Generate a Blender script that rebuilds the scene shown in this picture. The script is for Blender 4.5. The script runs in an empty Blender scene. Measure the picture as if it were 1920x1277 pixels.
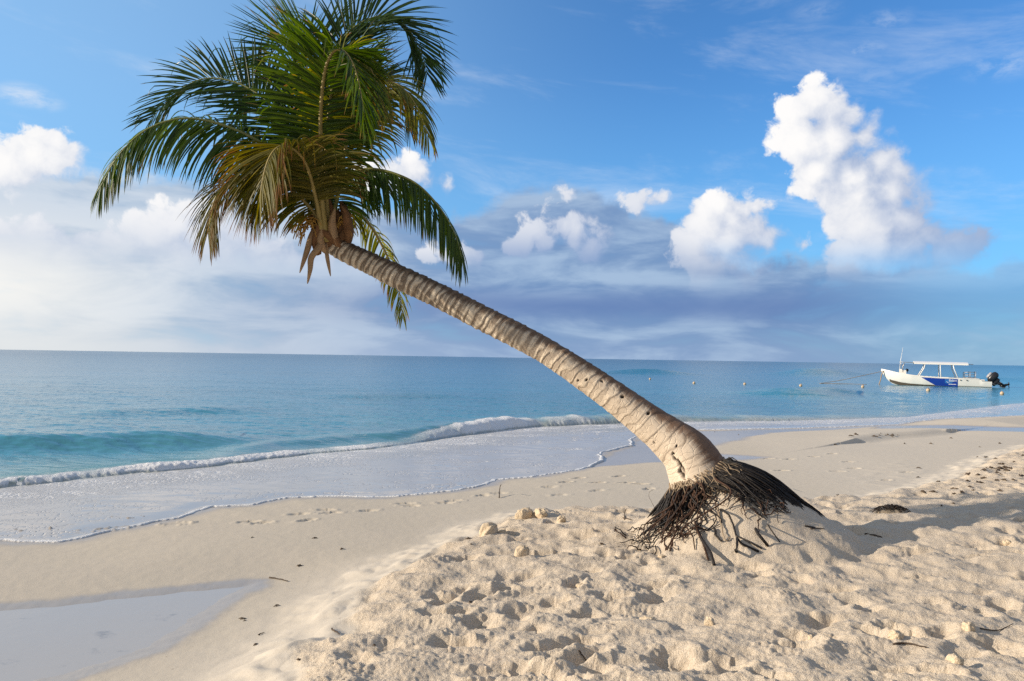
import bpy, bmesh, math, random
import numpy as np
from mathutils import Vector, Matrix, Euler

random.seed(7)
rng = np.random.default_rng(11)
scene = bpy.context.scene
COL = scene.collection

# ------------------------------------------------------------------ camera
CAM_H = 1.95                      # eye height above the sea
F = 1500.0                        # focal length in photo pixels (1920 wide)
CX, CY = 960.0, 638.5
PITCH = math.radians(1.22)
ROLL = math.radians(0.9)
fwd = np.array([0.0, math.cos(PITCH), math.sin(PITCH)])
up0 = np.array([0.0, -math.sin(PITCH), math.cos(PITCH)])
right0 = np.array([1.0, 0.0, 0.0])
right = right0 * math.cos(ROLL) + up0 * math.sin(ROLL)
up = up0 * math.cos(ROLL) - right0 * math.sin(ROLL)
EYE = np.array([0.0, 0.0, CAM_H])

def ray(px, py):
    return fwd + right * ((px - CX) / F) + up * ((CY - py) / F)
def at_depth(px, py, d):
    """real-world point seen at a photo pixel, d metres away along the view axis"""
    return EYE + ray(px, py) * d
def on_plane(px, py, z=0.0):
    r = ray(px, py)
    t = (z - CAM_H) / r[2]
    return EYE + r * t
def sky_dir(px, py):
    r = ray(px, py)
    return r / np.linalg.norm(r)

cam_d = bpy.data.cameras.new('camera')
cam = bpy.data.objects.new('camera', cam_d)
COL.objects.link(cam)
cam_d.sensor_width = 36.0
cam_d.lens = F / 1920.0 * 36.0
cam_d.clip_start = 0.05
cam_d.clip_end = 80000.0
M = Matrix(((right[0], up[0], -fwd[0], EYE[0]), (right[1], up[1], -fwd[1], EYE[1]),
            (right[2], up[2], -fwd[2], EYE[2]), (0, 0, 0, 1)))
cam.matrix_world = M
scene.camera = cam
scene.view_settings.view_transform = 'Standard'
scene.view_settings.look = 'None'
scene.view_settings.exposure = 0.0
scene.view_settings.gamma = 1.0
scene.cycles.use_denoising = False
scene.cycles.max_bounces = 6
scene.cycles.transparent_max_bounces = 12
scene.cycles.caustics_reflective = False
scene.cycles.caustics_refractive = False

# ------------------------------------------------------------------ noise
def _hash(ix, iy, seed):
    h = (ix.astype(np.int64) * 374761393 + iy.astype(np.int64) * 668265263 + seed * 1442695041) & 0xffffffff
    h = ((h ^ (h >> 13)) * 1274126177) & 0xffffffff
    h = h ^ (h >> 16)
    return h
def gnoise(x, y, seed=0):
    x = np.asarray(x, float); y = np.asarray(y, float)
    ix = np.floor(x); iy = np.floor(y)
    fx = x - ix; fy = y - iy
    ux = fx * fx * fx * (fx * (fx * 6 - 15) + 10); uy = fy * fy * fy * (fy * (fy * 6 - 15) + 10)
    ix = ix.astype(np.int64); iy = iy.astype(np.int64)
    def g(a, b):
        t = _hash(ix + a, iy + b, seed) * (2 * math.pi / 4294967296.0)
        return np.cos(t) * (fx - a) + np.sin(t) * (fy - b)
    n00, n10, n01, n11 = g(0, 0), g(1, 0), g(0, 1), g(1, 1)
    return 1.5 * ((n00 * (1 - ux) + n10 * ux) * (1 - uy) + (n01 * (1 - ux) + n11 * ux) * uy)
def fbm(x, y, octv=4, seed=0, gain=0.5, lac=2.03):
    a, s, t = 1.0, 0.0, 0.0
    for o in range(octv):
        s = s + a * gnoise(x, y, seed + o * 17); t += a
        a *= gain; x = x * lac + 3.1; y = y * lac - 1.7
    return s / t
def cells(x, y, seed=0):
    """distance to the nearest jittered point (cellular noise)"""
    ix = np.floor(x).astype(np.int64); iy = np.floor(y).astype(np.int64)
    best = np.full(np.shape(x), 9.0)
    for a in (-1, 0, 1):
        for b in (-1, 0, 1):
            h1 = _hash(ix + a, iy + b, seed) / 4294967296.0
            h2 = _hash(ix + a, iy + b, seed + 91) / 4294967296.0
            best = np.minimum(best, np.hypot(ix + a + h1 - x, iy + b + h2 - y))
    return best
def sstep(e0, e1, x):
    t = np.clip((x - e0) / (e1 - e0), 0, 1)
    return t * t * (3 - 2 * t)
def polyline_dist(x, y, pts):
    """signed distance (positive on the left of the line's direction) and arc parameter"""
    best = np.full(x.shape, 1e9); sign = np.ones(x.shape); par = np.zeros(x.shape)
    acc = 0.0
    n = len(pts)
    for i in range(n - 1):
        ax, ay = pts[i]; bx, by = pts[i + 1]
        dx, dy = bx - ax, by - ay
        L = math.hypot(dx, dy)
        t = ((x - ax) * dx + (y - ay) * dy) / (L * L)
        tc = np.clip(t, 0, 1)
        d = np.hypot(x - (ax + tc * dx), y - (ay + tc * dy))
        cr = dx * (y - ay) - dy * (x - ax)
        # at a joint the nearer segment by perpendicular offset decides the sign
        m = d < best - 1e-9
        eq = (np.abs(d - best) <= 1e-9)
        if i > 0 and eq.any():
            px_, py_ = pts[i - 1]
            turn = (ax - px_) * dy - (ay - py_) * dx
            if turn > 0: sign[eq] = np.where((sign[eq] > 0) & (cr[eq] > 0), 1, -1)
            else: sign[eq] = np.where((sign[eq] < 0) & (cr[eq] < 0), -1, 1)
        best = np.where(m, d, best); par = np.where(m, acc + tc * L, par)
        sign = np.where(m, np.where(cr >= 0, 1, -1), sign)
        acc += L
    return best * sign, par
def inside_dist(x, y, poly):
    """signed distance to a closed polygon, positive inside"""
    best = np.full(x.shape, 1e9); ins = np.zeros(x.shape, bool)
    n = len(poly)
    for i in range(n):
        ax, ay = poly[i]; bx, by = poly[(i + 1) % n]
        dx, dy = bx - ax, by - ay
        tc = np.clip(((x - ax) * dx + (y - ay) * dy) / (dx * dx + dy * dy), 0, 1)
        best = np.minimum(best, np.hypot(x - ax - tc * dx, y - ay - tc * dy))
        c = ((ay > y) != (by > y))
        with np.errstate(divide='ignore', invalid='ignore'):
            xi = (bx - ax) * (y - ay) / (by - ay if by != ay else 1e-12) + ax
        ins ^= c & (x < xi)
    return np.where(ins, best, -best)
def px_line(lst, z=0.0):
    return [tuple(on_plane(a, b, z)[:2]) for a, b in lst]

# ------------------------------------------------------------------ objects
def tag(o, label=None, cat=None, group=None, kind=None):
    if label: o['label'] = label
    if cat: o['category'] = cat
    if group: o['group'] = group
    if kind: o['kind'] = kind
    return o
def empty(name, loc=(0, 0, 0), rz=0.0):
    o = bpy.data.objects.new(name, None); COL.objects.link(o)
    o.location = loc; o.rotation_euler = (0, 0, rz); o.empty_display_size = 0.2
    return o
def mesh_obj(name, verts, faces, mat, parent=None, smooth=True, attrs=None, uv=None):
    """faces: list of index tuples, or an (n,4) / (n,3) int array"""
    me = bpy.data.meshes.new(name)
    verts = np.asarray(verts, np.float32).reshape(-1, 3)
    if isinstance(faces, np.ndarray):
        nf, k = faces.shape
        me.vertices.add(len(verts)); me.vertices.foreach_set('co', verts.ravel())
        me.loops.add(nf * k); me.loops.foreach_set('vertex_index', faces.astype(np.int32).ravel())
        me.polygons.add(nf)
        me.polygons.foreach_set('loop_start', np.arange(0, nf * k, k, dtype=np.int32))
        me.polygons.foreach_set('loop_total', np.full(nf, k, np.int32))
        me.update(calc_edges=True)
    else:
        me.from_pydata([tuple(v) for v in verts], [], [tuple(f) for f in faces])
        me.update()
    me.polygons.foreach_set('use_smooth', np.full(len(me.polygons), smooth, bool))
    for k, v in (attrs or {}).items():
        a = me.attributes.new(k, 'FLOAT', 'POINT')
        a.data.foreach_set('value', np.asarray(v, np.float32).ravel())
    o = bpy.data.objects.new(name, me); COL.objects.link(o)
    if mat: me.materials.append(mat)
    if parent: o.parent = parent
    return o

class MB:
    """collects simple solids into one mesh"""
    def __init__(s): s.v = []; s.f = []
    def add(s, vs, fs):
        b = len(s.v); s.v += [tuple(map(float, p)) for p in vs]; s.f += [tuple(b + i for i in f) for f in fs]
    def box(s, c, d, R=None):
        pts = []
        for z in (-.5, .5):
            for x, y in ((-.5, -.5), (.5, -.5), (.5, .5), (-.5, .5)):
                p = Vector((x * d[0], y * d[1], z * d[2]))
                if R is not None: p = R @ p
                pts.append(p + Vector(c))
        s.add(pts, [(0, 3, 2, 1), (4, 5, 6, 7), (0, 1, 5, 4), (1, 2, 6, 5), (2, 3, 7, 6), (3, 0, 4, 7)])
    def tube(s, pts, rad, n=8, cap=True):
        pts = [Vector(p) for p in pts]
        if not hasattr(rad, '__len__'): rad = [rad] * len(pts)
        rings = []; ref = None
        for i, p in enumerate(pts):
            t = (pts[min(i + 1, len(pts) - 1)] - pts[max(i - 1, 0)]).normalized()
            if ref is None:
                ref = t.orthogonal().normalized()
            ref = (ref - t * ref.dot(t))
            ref = ref.normalized() if ref.length > 1e-6 else t.orthogonal().normalized()
            bi = t.cross(ref)
            rings.append([p + (ref * math.cos(2 * math.pi * k / n) + bi * math.sin(2 * math.pi * k / n)) * rad[i] for k in range(n)])
        vs = [q for r in rings for q in r]; fs = []
        for i in range(len(pts) - 1):
            for k in range(n):
                a, b = i * n + k, i * n + (k + 1) % n
                fs.append((a, b, b + n, a + n))
        if cap:
            fs.append(tuple(range(n - 1, -1, -1))); fs.append(tuple((len(pts) - 1) * n + k for k in range(n)))
        s.add(vs, fs)
    def ball(s, c, r, nu=16, nv=10):
        rx, ry, rz = (r, r, r) if not hasattr(r, '__len__') else r
        vs = [(c[0], c[1], c[2] - rz)]
        for j in range(1, nv):
            a = -math.pi / 2 + math.pi * j / nv
            for i in range(nu):
                b = 2 * math.pi * i / nu
                vs.append((c[0] + rx * math.cos(a) * math.cos(b), c[1] + ry * math.cos(a) * math.sin(b), c[2] + rz * math.sin(a)))
        vs.append((c[0], c[1], c[2] + rz)); fs = []
        for i in range(nu):
            fs.append((0, 1 + (i + 1) % nu, 1 + i))
            for j in range(nv - 2):
                a = 1 + j * nu + i; b = 1 + j * nu + (i + 1) % nu
                fs.append((a, b, b + nu, a + nu))
            t = 1 + (nv - 2) * nu
            fs.append((t + i, t + (i + 1) % nu, len(vs) - 1))
        s.add(vs, fs)
    def build(s, name, mat, parent=None, smooth=True):
        o = mesh_obj(name, s.v, s.f, mat, parent, smooth)
        return o

def spline(pts, n):
    """Catmull-Rom through the points, n samples evenly spaced in arc length"""
    P = np.asarray(pts, float)
    P = np.vstack([2 * P[0] - P[1], P, 2 * P[-1] - P[-2]])
    out = []
    for i in range(1, len(P) - 2):
        for t in np.linspace(0, 1, 40, endpoint=False):
            p0, p1, p2, p3 = P[i - 1], P[i], P[i + 1], P[i + 2]
            out.append(0.5 * (2 * p1 + (p2 - p0) * t + (2 * p0 - 5 * p1 + 4 * p2 - p3) * t * t + (3 * p1 - p0 - 3 * p2 + p3) * t ** 3))
    out.append(P[-2]); out = np.array(out)
    L = np.r_[0, np.cumsum(np.linalg.norm(np.diff(out[:, :3], axis=0), axis=1))]
    s = np.linspace(0, L[-1], n)
    return np.stack([np.interp(s, L, out[:, k]) for k in range(out.shape[1])], 1)

# ------------------------------------------------------------------ node helper
class NT:
    def __init__(s, tree): s.t = tree; s.n = tree.nodes; s.l = tree.links
    def new(s, typ, **kw):
        nd = s.n.new(typ)
        for k, v in kw.items(): setattr(nd, k, v)
        return nd
    def put(s, sock, v):
        if isinstance(v, bpy.types.NodeSocket): s.l.new(v, sock)
        elif v is not None: sock.default_value = v
    def math(s, op, a, b=None, c=None, clamp=False):
        nd = s.new('ShaderNodeMath', operation=op, use_clamp=clamp)
        for i, v in enumerate((a, b, c)):
            if v is not None: s.put(nd.inputs[i], v)
        return nd.outputs[0]
    def vmath(s, op, a, b=None, scale=None, out=0):
        nd = s.new('ShaderNodeVectorMath', operation=op)
        s.put(nd.inputs[0], a)
        if b is not None: s.put(nd.inputs[1], b)
        if scale is not None: s.put(nd.inputs['Scale'], scale)
        return nd.outputs[out]
    def noise(s, vec, scale, detail=4, rough=0.5, dist=0.0, typ='FBM', out=0):
        nd = s.new('ShaderNodeTexNoise')
        if hasattr(nd, 'noise_type'): nd.noise_type = typ
        s.put(nd.inputs['Vector'], vec); s.put(nd.inputs['Scale'], scale); s.put(nd.inputs['Detail'], detail)
        s.put(nd.inputs['Roughness'], rough); s.put(nd.inputs['Distortion'], dist)
        return nd.outputs[out]
    def smooth(s, v, a, b, lo=0.0, hi=1.0, typ='SMOOTHSTEP'):
        nd = s.new('ShaderNodeMapRange', interpolation_type=typ)
        s.put(nd.inputs[0], v); s.put(nd.inputs[1], a); s.put(nd.inputs[2], b); s.put(nd.inputs[3], lo); s.put(nd.inputs[4], hi)
        return nd.outputs[0]
    def mix(s, f, a, b, blend='MIX'):
        nd = s.new('ShaderNodeMix', data_type='RGBA', blend_type=blend)
        s.put(nd.inputs[0], f)
        for i, v in ((6, a), (7, b)):
            if isinstance(v, (tuple, list)) and len(v) == 3: v = (*v, 1)
            s.put(nd.inputs[i], v)
        return nd.outputs[2]
    def attr(s, name, out='Fac'):
        nd = s.new('ShaderNodeAttribute', attribute_name=name)
        return nd.outputs[out]
    def bump(s, h, strength=1.0, dist=0.01, normal=None):
        nd = s.new('ShaderNodeBump')
        s.put(nd.inputs['Height'], h); s.put(nd.inputs['Strength'], strength); s.put(nd.inputs['Distance'], dist)
        if normal is not None: s.put(nd.inputs['Normal'], normal)
        return nd.outputs[0]

def new_mat(name):
    m = bpy.data.materials.new(name); m.use_nodes = True
    nt = NT(m.node_tree)
    bsdf = m.node_tree.nodes['Principled BSDF']; out = m.node_tree.nodes['Material Output']
    return m, nt, bsdf, out
def simple_mat(name, col, rough=0.5, metal=0.0, vary=0.15, scale=6.0, bump=0.0, spec=0.5):
    m, nt, b, out = new_mat(name)
    tc = nt.new('ShaderNodeTexCoord').outputs['Object']
    n = nt.noise(tc, scale, 4, 0.6)
    lo = tuple(max(0, c * (1 - vary)) for c in col); hi = tuple(min(1, c * (1 + vary)) for c in col)
    nt.put(b.inputs['Base Color'], nt.mix(n, lo, hi))
    b.inputs['Roughness'].default_value = rough; b.inputs['Metallic'].default_value = metal
    b.inputs['Specular IOR Level'].default_value = spec
    if bump: nt.put(b.inputs['Normal'], nt.bump(nt.noise(tc, scale * 4, 4), 0.6, bump))
    return m
# ------------------------------------------------------------------ sun and sky
EXPO = 0.35
scene.view_settings.exposure = EXPO
SUN_EL = math.radians(20.5)
SUN_AZ = math.radians(-97.5)            # clockwise from +Y (the view direction)
sun_vec = np.array([math.sin(SUN_AZ) * math.cos(SUN_EL), math.cos(SUN_AZ) * math.cos(SUN_EL), math.sin(SUN_EL)])
sl = bpy.data.lights.new('sun', 'SUN'); sl.energy = 5.0; sl.angle = math.radians(0.53); sl.color = (1.0, 0.87, 0.70)
so = bpy.data.objects.new('sun', sl); COL.objects.link(so)
so.rotation_euler = Vector(sun_vec).to_track_quat('Z', 'Y').to_euler()

world = bpy.data.worlds.new('World'); scene.world = world; world.use_nodes = True
W = NT(world.node_tree)
for nd in list(W.n): W.n.remove(nd)
w_out = W.new('ShaderNodeOutputWorld'); w_bg = W.new('ShaderNodeBackground')
W.l.new(w_bg.outputs[0], w_out.inputs[0])
SKY_K = 0.12
w_bg.inputs['Strength'].default_value = SKY_K
skyt = W.new('ShaderNodeTexSky', sky_type='NISHITA')
skyt.sun_disc = False; skyt.sun_elevation = SUN_EL; skyt.sun_rotation = SUN_AZ
skyt.altitude = 0.0; skyt.air_density = 1.0; skyt.dust_density = 0.6; skyt.ozone_density = 2.5
D = W.vmath('NORMALIZE', W.new('ShaderNodeTexCoord').outputs['Generated'])
sep = W.new('ShaderNodeSeparateXYZ'); W.l.new(D, sep.inputs[0])
dx, dy, dz = sep.outputs
def K(c, k=1.0): return tuple(v * k / SKY_K / 2 ** EXPO for v in c)

def lin(r, g, b):
    f = lambda c: (c / 255 / 12.92) if c / 255 <= 0.04045 else ((c / 255 + 0.055) / 1.055) ** 2.4
    return (f(r), f(g), f(b))

base = W.mix(1.0, skyt.outputs[0], (0.47, 0.88, 1.26), 'MULTIPLY')

# ---- cumulus: puffs given by direction and angular radius
puffs = [  # px, py, radius in px : the tall tower and its tail
 (1532,196,42),(1496,212,36),(1566,222,46),(1500,262,48),(1552,276,66),(1614,255,36),(1532,318,52),(1592,328,66),(1650,305,42),
 (1606,372,58),(1656,352,58),(1700,360,36),(1640,418,66),(1700,408,54),(1645,468,64),(1700,462,60),(1748,446,40),(1608,512,50),
 (1660,512,58),(1720,494,48),(1766,474,42),(1804,464,36),(1836,458,20),(1588,490,38),(1570,540,34),(1640,540,40),
 # middle cumulus
 (1345,385,34),(1318,420,40),(1375,410,46),(1425,390,26),(1360,455,62),(1415,440,44),(1300,460,40),(1395,500,52),(1330,500,44),
 # small puffs
 (1195,377,22),(1180,383,14),(1218,378,15),(1050,363,18),(1508,454,14),(1240,372,9),
 # left of the middle
 (1005,432,32),(985,455,28),(1050,428,30),(1080,440,32),(1110,458,36),(1020,460,26),(960,468,16),
(870,478,26),(840,480,24),(890,482,14),(810,482,18),
 # behind the palm
 (775,325,34),(735,335,36),(700,330,34),(806,345,22),(842,352,13),
 # left masses
 (60,290,46),(100,298,42),(20,300,46),(130,305,26),
 (330,425,46),(290,450,52),(380,440,52),(235,470,46),(190,485,46),(430,465,50),(490,480,46),(330,490,60),(160,455,28),(120,480,50),(540,495,40),
 (60,470,56),(0,480,56),(600,500,34),(660,505,30),
]
az = W.math('ARCTAN2', dx, dy)
leftf = W.smooth(az, -0.05, -0.60)              # towards the sun the air is brighter
base = W.mix(W.smooth(az, 0.25, -0.62, 0.0, 0.50), base, K(lin(172, 216, 248)))
base = W.mix(W.smooth(dz, 0.36, 0.08, 0.0, 0.40), base, K(lin(122, 190, 242)))

# ---- layered bank along the horizon
st = W.new('ShaderNodeCombineXYZ')
W.put(st.inputs[0], W.math('MULTIPLY', az, 1.0)); W.put(st.inputs[1], W.math('MULTIPLY', dz, 3.6)); W.put(st.inputs[2], 3.7)
stv = st.outputs[0]
sn = W.noise(stv, 6.5, 6, 0.55, 0.35)
sn2 = W.noise(stv, 2.3, 4, 0.5, 0.1)
top = W.math('MULTIPLY_ADD', W.smooth(az, 0.35, -0.45), 0.085, 0.118)      # the bank stands higher on the left
top = W.math('ADD', top, W.math('MULTIPLY_ADD', W.noise(D, 13.0, 6, 0.6), 0.10, -0.05))
top = W.math('ADD', top, W.math('MULTIPLY', W.smooth(W.math('ABSOLUTE', W.math('SUBTRACT', az, 0.080)), 0.20, 0.06), 0.062))
bank = W.smooth(W.math('SUBTRACT', top, dz), -0.004, 0.020)
bank = W.math('MULTIPLY', bank, W.smooth(sn, 0.18, 0.46, 0.66, 0.97))
bank = W.math('MULTIPLY', bank, W.smooth(az, 0.56, 0.30, 0.55, 1.0))
bank_r = W.mix(W.smooth(sn, 0.40, 0.64), K(lin(120, 151, 194)), K(lin(166, 190, 219)))
stripe = W.smooth(W.math('ABSOLUTE', W.math('SUBTRACT', dz, W.math('MULTIPLY_ADD', sn2, 0.05, 0.040))), 0.042, 0.0)
bank_r = W.mix(W.math('MULTIPLY', stripe, 0.85), bank_r, K(lin(102, 130, 182)))
bank_l = W.mix(W.smooth(sn, 0.30, 0.62), K(lin(150, 178, 208)), K(lin(210, 220, 232)))
bank_c = W.mix(W.smooth(az, 0.02, -0.46), bank_r, bank_l)
hz = W.smooth(dz, 0.055, 0.0)
bank_c = W.mix(W.math('MULTIPLY', hz, W.smooth(az, 0.1, -0.5, 0.25, 0.85)), bank_c, W.mix(leftf, K(lin(172, 190, 218)), K(lin(226, 229, 230))))
glow = W.math('MULTIPLY', W.smooth(az, -0.32, -0.62), W.smooth(W.math('ABSOLUTE', W.math('SUBTRACT', dz, 0.07)), 0.10, 0.0))
bank_c = W.mix(W.math('MULTIPLY', glow, 1.0), bank_c, K((0.97, 0.95, 0.90)))

# ---- thin high cloud
ci = W.new('ShaderNodeCombineXYZ')
W.put(ci.inputs[0], W.math('MULTIPLY', az, 1.0)); W.put(ci.inputs[1], W.math('MULTIPLY_ADD', dz, 4.5, W.math('MULTIPLY', az, 0.5))); W.put(ci.inputs[2], 9.1)
cn = W.noise(ci.outputs[0], 3.6, 8, 0.62, 0.4)
cirrus = W.math('MULTIPLY', W.smooth(cn, 0.50, 0.78), W.smooth(dz, 0.50, 0.25, 0.25, 0.42))
wisps = None
for px_, py_, r_, k_ in [(1620,95,44,.34),(1660,38,40,.28),(1880,118,56,.36),(1530,22,40,.2),(45,178,38,.75),(75,190,30,.6),(1640,140,50,.2)]:
    c = sky_dir(px_, py_)
    q = W.vmath('MULTIPLY', W.vmath('SUBTRACT', D, tuple(c)), (1, 1, 2.4))
    d = W.vmath('LENGTH', q, out=1)
    a = W.math('MULTIPLY', W.smooth(d, r_ * 1.5 / F, 0.0), k_)
    wisps = a if wisps is None else W.math('MAXIMUM', wisps, a)
wn = W.new('ShaderNodeVectorMath', operation='MULTIPLY'); W.put(wn.inputs[0], D); wn.inputs[1].default_value = (1, 1, 2.2)
wisps = W.math('MULTIPLY', wisps, W.smooth(W.noise(wn.outputs[0], 26.0, 7, 0.66, 0.3), 0.36, 0.66))
thin = W.math('MAXIMUM', cirrus, wisps)
thin_c = K(lin(222, 232, 246))

# unseen broken cloud added overhead and behind the camera to take blue from shadows
fill_veil = W.math('MAXIMUM', W.smooth(dz, 0.48, 0.80), W.smooth(dy, 0.25, -0.35))
fill_veil = W.math('MULTIPLY', fill_veil, W.smooth(W.noise(D, 2.2, 3, 0.55), 0.30, 0.55, 0.45, 0.95))
base = W.mix(fill_veil, base, K(lin(168, 173, 182)))
col = W.mix(thin, base, thin_c)
col = W.mix(bank, col, bank_c)
fr = W.math('MULTIPLY', W.smooth(dz, 0.125, 0.075), W.smooth(sn2, 0.28, 0.55, 0.35, 0.92))
below = W.smooth(dz, -0.002, -0.02)
col0 = W.mix(below, col, K(lin(120, 150, 180)))
W.put(w_bg.inputs['Color'], col0)

# ---- cumulus, evaluated sector by sector of the sky
tow = np.array([-0.92, 0.0, 0.42])
warp = W.noise(D, 22.0, 3, 0.55, out=1)
warp = W.vmath('SCALE', W.vmath('SUBTRACT', warp, (0.5, 0.5, 0.5)), scale=0.024)
Dw0 = W.vmath('ADD', D, warp)
Dw1 = W.vmath('ADD', Dw0, tuple(tow * 0.030))
def puff_group(items, detail):
    """one small node group per sector: the union of its puffs, and the billows on it"""
    g = bpy.data.node_groups.new('cumulus', 'ShaderNodeTree')
    g.interface.new_socket('Vector', in_out='INPUT', socket_type='NodeSocketVector')
    g.interface.new_socket('Bulk', in_out='OUTPUT', socket_type='NodeSocketFloat')
    if detail: g.interface.new_socket('Billow', in_out='OUTPUT', socket_type='NodeSocketFloat')
    nodes = NT(g); v_ = nodes.new('NodeGroupInput').outputs[0]
    acc = None
    for c, r in items:
        d = nodes.vmath('DISTANCE', v_, tuple(c), out=1)
        val = nodes.math('SUBTRACT', r, d)
        acc = val if acc is None else nodes.math('SMOOTH_MAX', acc, val, 0.014)
    go_ = nodes.new('NodeGroupOutput')
    nodes.put(go_.inputs[0], acc)
    if detail:
        vor = nodes.new('ShaderNodeTexVoronoi', feature='SMOOTH_F1')
        nodes.put(vor.inputs['Vector'], v_); vor.inputs['Scale'].default_value = 40.0; vor.inputs['Smoothness'].default_value = 0.35
        bil = nodes.math('MULTIPLY_ADD', vor.outputs['Distance'], -0.022, 0.012)
        n1 = nodes.math('MULTIPLY_ADD', nodes.noise(v_, 70.0, 5, 0.6), 0.034, -0.016)
        nodes.put(go_.inputs[1], nodes.math('ADD', bil, n1))
    nd = W.new('ShaderNodeGroup'); nd.node_tree = g
    return nd
items = [(sky_dir(a_, b_), r_ / F) for a_, b_, r_ in puffs]
cuts = [-120, 40, 190, 330, 470, 640, 760, 860, 980, 1130, 1270, 1370, 1480, 1570, 1660, 1740, 1880]
cut_az = [math.atan((x_ - CX) / F) for x_ in cuts]
shader = w_bg.outputs[0]
for i in range(len(cuts) - 1):
    a0, a1 = cut_az[i], cut_az[i + 1]
    near = [(c, r) for c, r in items if a0 - r - 0.034 < math.atan2(c[0], c[1]) < a1 + r + 0.034]
    if not near: continue
    zt = max(c[2] + r for c, r in near) + 0.04
    zb = min(c[2] - r for c, r in near) - 0.04
    m = W.math('MULTIPLY', W.math('GREATER_THAN', az, a0), W.math('LESS_THAN', az, a1))
    m = W.math('MULTIPLY', m, W.math('MULTIPLY', W.math('LESS_THAN', dz, zt), W.math('GREATER_THAN', dz, zb)))
    g0 = puff_group(near, True); W.put(g0.inputs[0], Dw0)
    g1 = puff_group(near, False); W.put(g1.inputs[0], Dw1)
    bulk, bill = g0.outputs[0], g0.outputs[1]
    d0 = W.math('ADD', bulk, bill)
    side = W.math('SUBTRACT', bulk, g1.outputs[0])
    raw = W.math('MULTIPLY_ADD', side, 15.0, W.math('MULTIPLY', bill, 15.0))
    lit = W.math('MULTIPLY', W.smooth(raw, -0.50, 0.50), W.smooth(az, 0.40, 0.57, 1.0, 0.12))
    soft_e = W.smooth(side, -0.03, 0.018, 0.040, 0.007)
    cu_a = W.smooth(d0, -0.003, soft_e)
    low = W.smooth(dz, 0.070, 0.200)
    lit = W.math('MULTIPLY', lit, W.math('MULTIPLY_ADD', low, 0.55, 0.45))
    cu_a = W.math('MULTIPLY', cu_a, W.smooth(W.math('MULTIPLY_ADD', sn2, -0.06, dz), 0.035, 0.125))
    mid = W.smooth(W.math('ABSOLUTE', W.math('SUBTRACT', az, 0.07)), 0.16, 0.08)
    lit = W.math('MULTIPLY', lit, W.math('MULTIPLY_ADD', W.math('MULTIPLY', mid, W.smooth(dz, 0.165, 0.115, 0.30, 0.85)), -1.0, 1.0))
    cu_col = W.mix(lit, K(lin(138, 165, 207)), K((1.0, 0.985, 0.975)))
    cu_col = W.mix(W.math('MULTIPLY', leftf, 0.25), cu_col, K((0.95, 0.955, 0.95)))
    cc = W.mix(W.math('MULTIPLY', cu_a, W.math('MULTIPLY_ADD', fr, -0.75, 1.0)), col0, cu_col)
    bgn = W.new('ShaderNodeBackground'); bgn.inputs['Strength'].default_value = SKY_K
    W.put(bgn.inputs['Color'], cc)
    mx = W.new('ShaderNodeMixShader')
    W.put(mx.inputs[0], m); W.put(mx.inputs[1], shader); W.put(mx.inputs[2], bgn.outputs[0])
    shader = mx.outputs[0]
W.l.new(shader, w_out.inputs[0])
world.cycles.sampling_method = 'MANUAL'
world.cycles.sample_map_resolution = 1024
# ------------------------------------------------------------------ lines of the shore, laid out on the ground plane
shore = [(-60.0, -45.0), (-22.0, -8.0)] + px_line([(-260,1060),(-80,1026),(0,1020),(60,1022),(110,1022),(200,1003),(280,985),(345,975),(400,955),(470,951),(540,937),(600,935),
        (730,935),(850,925),(912,913),(930,902),(1000,897),(1080,885),(1110,878),(1133,864),(1128,850),(1160,843),(1186,837),(1190,824),
        (1200,817),(1290,808),(1400,806),(1500,804),(1600,801),(1690,797),(1720,791),(1760,787),(1840,784),(1920,780)]) + [(34.0, 42.0), (80.0, 75.0), (400.0, 260.0)]
breaker = [(-60.0, -38.0), (-22.0, -2.0)] + px_line([(-200,936),(-60,925),(0,915),(100,905),(200,893),(300,884),(400,875),(500,862),(600,850),(690,843),(770,833),(850,820),
        (900,813),(950,806),(1000,801),(1100,797),(1170,794),(1280,791),(1400,790),(1500,789),(1600,786),(1700,782)], 0.02) + [(25.0, 40.0), (80.0, 80.0), (400.0, 270.0)]
Z_DRY = 0.30
dry_edge = px_line([(540,1330),(560,1277),(585,1235),(650,1190),(665,1150),(690,1110),(740,1075),(800,1055),(870,1022),(900,1000),(930,985),(985,966),(1060,962),(1140,963),
        (1220,964),(1300,960),(1420,950),(1530,943),(1620,941),(1690,930),(1740,920),(1800,900),(1850,872),(1900,850),(1960,835)], 0.17) + [(22.0, 18.0), (60.0, 40.0), (300.0, 150.0)]
dry_edge = [(-3.2, -6.0), (-1.9, 1.0)] + dry_edge
pool_poly = px_line([(-300,1155),(-100,1140),(0,1131),(120,1122),(250,1108),(380,1095),(470,1086),(500,1088),(498,1100),(440,1130),(385,1170),(320,1215),(230,1250),(80,1290),(-60,1340),(-400,1400)], 0.05)
wet_polys = [px_line([(1100,874),(1190,826),(1290,808),(1690,796),(1560,808),(1440,815),(1385,829),(1310,850),(1440,862),(1400,868),(1250,868)], 0.04),
             px_line([(1640,797),(1760,799),(1960,807),(1960,814),(1760,808),(1640,806)], 0.04)]
spit_poly = px_line([(1700,797),(1735,789),(1800,786),(1960,779),(1960,808),(1780,801)], 0.05)
scour = px_line([(1615,829),(1660,821),(1720,817),(1770,811)], 0.06)
MOUND = (2.02, 7.45)              # centre of the sand heaped round the roots

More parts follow.
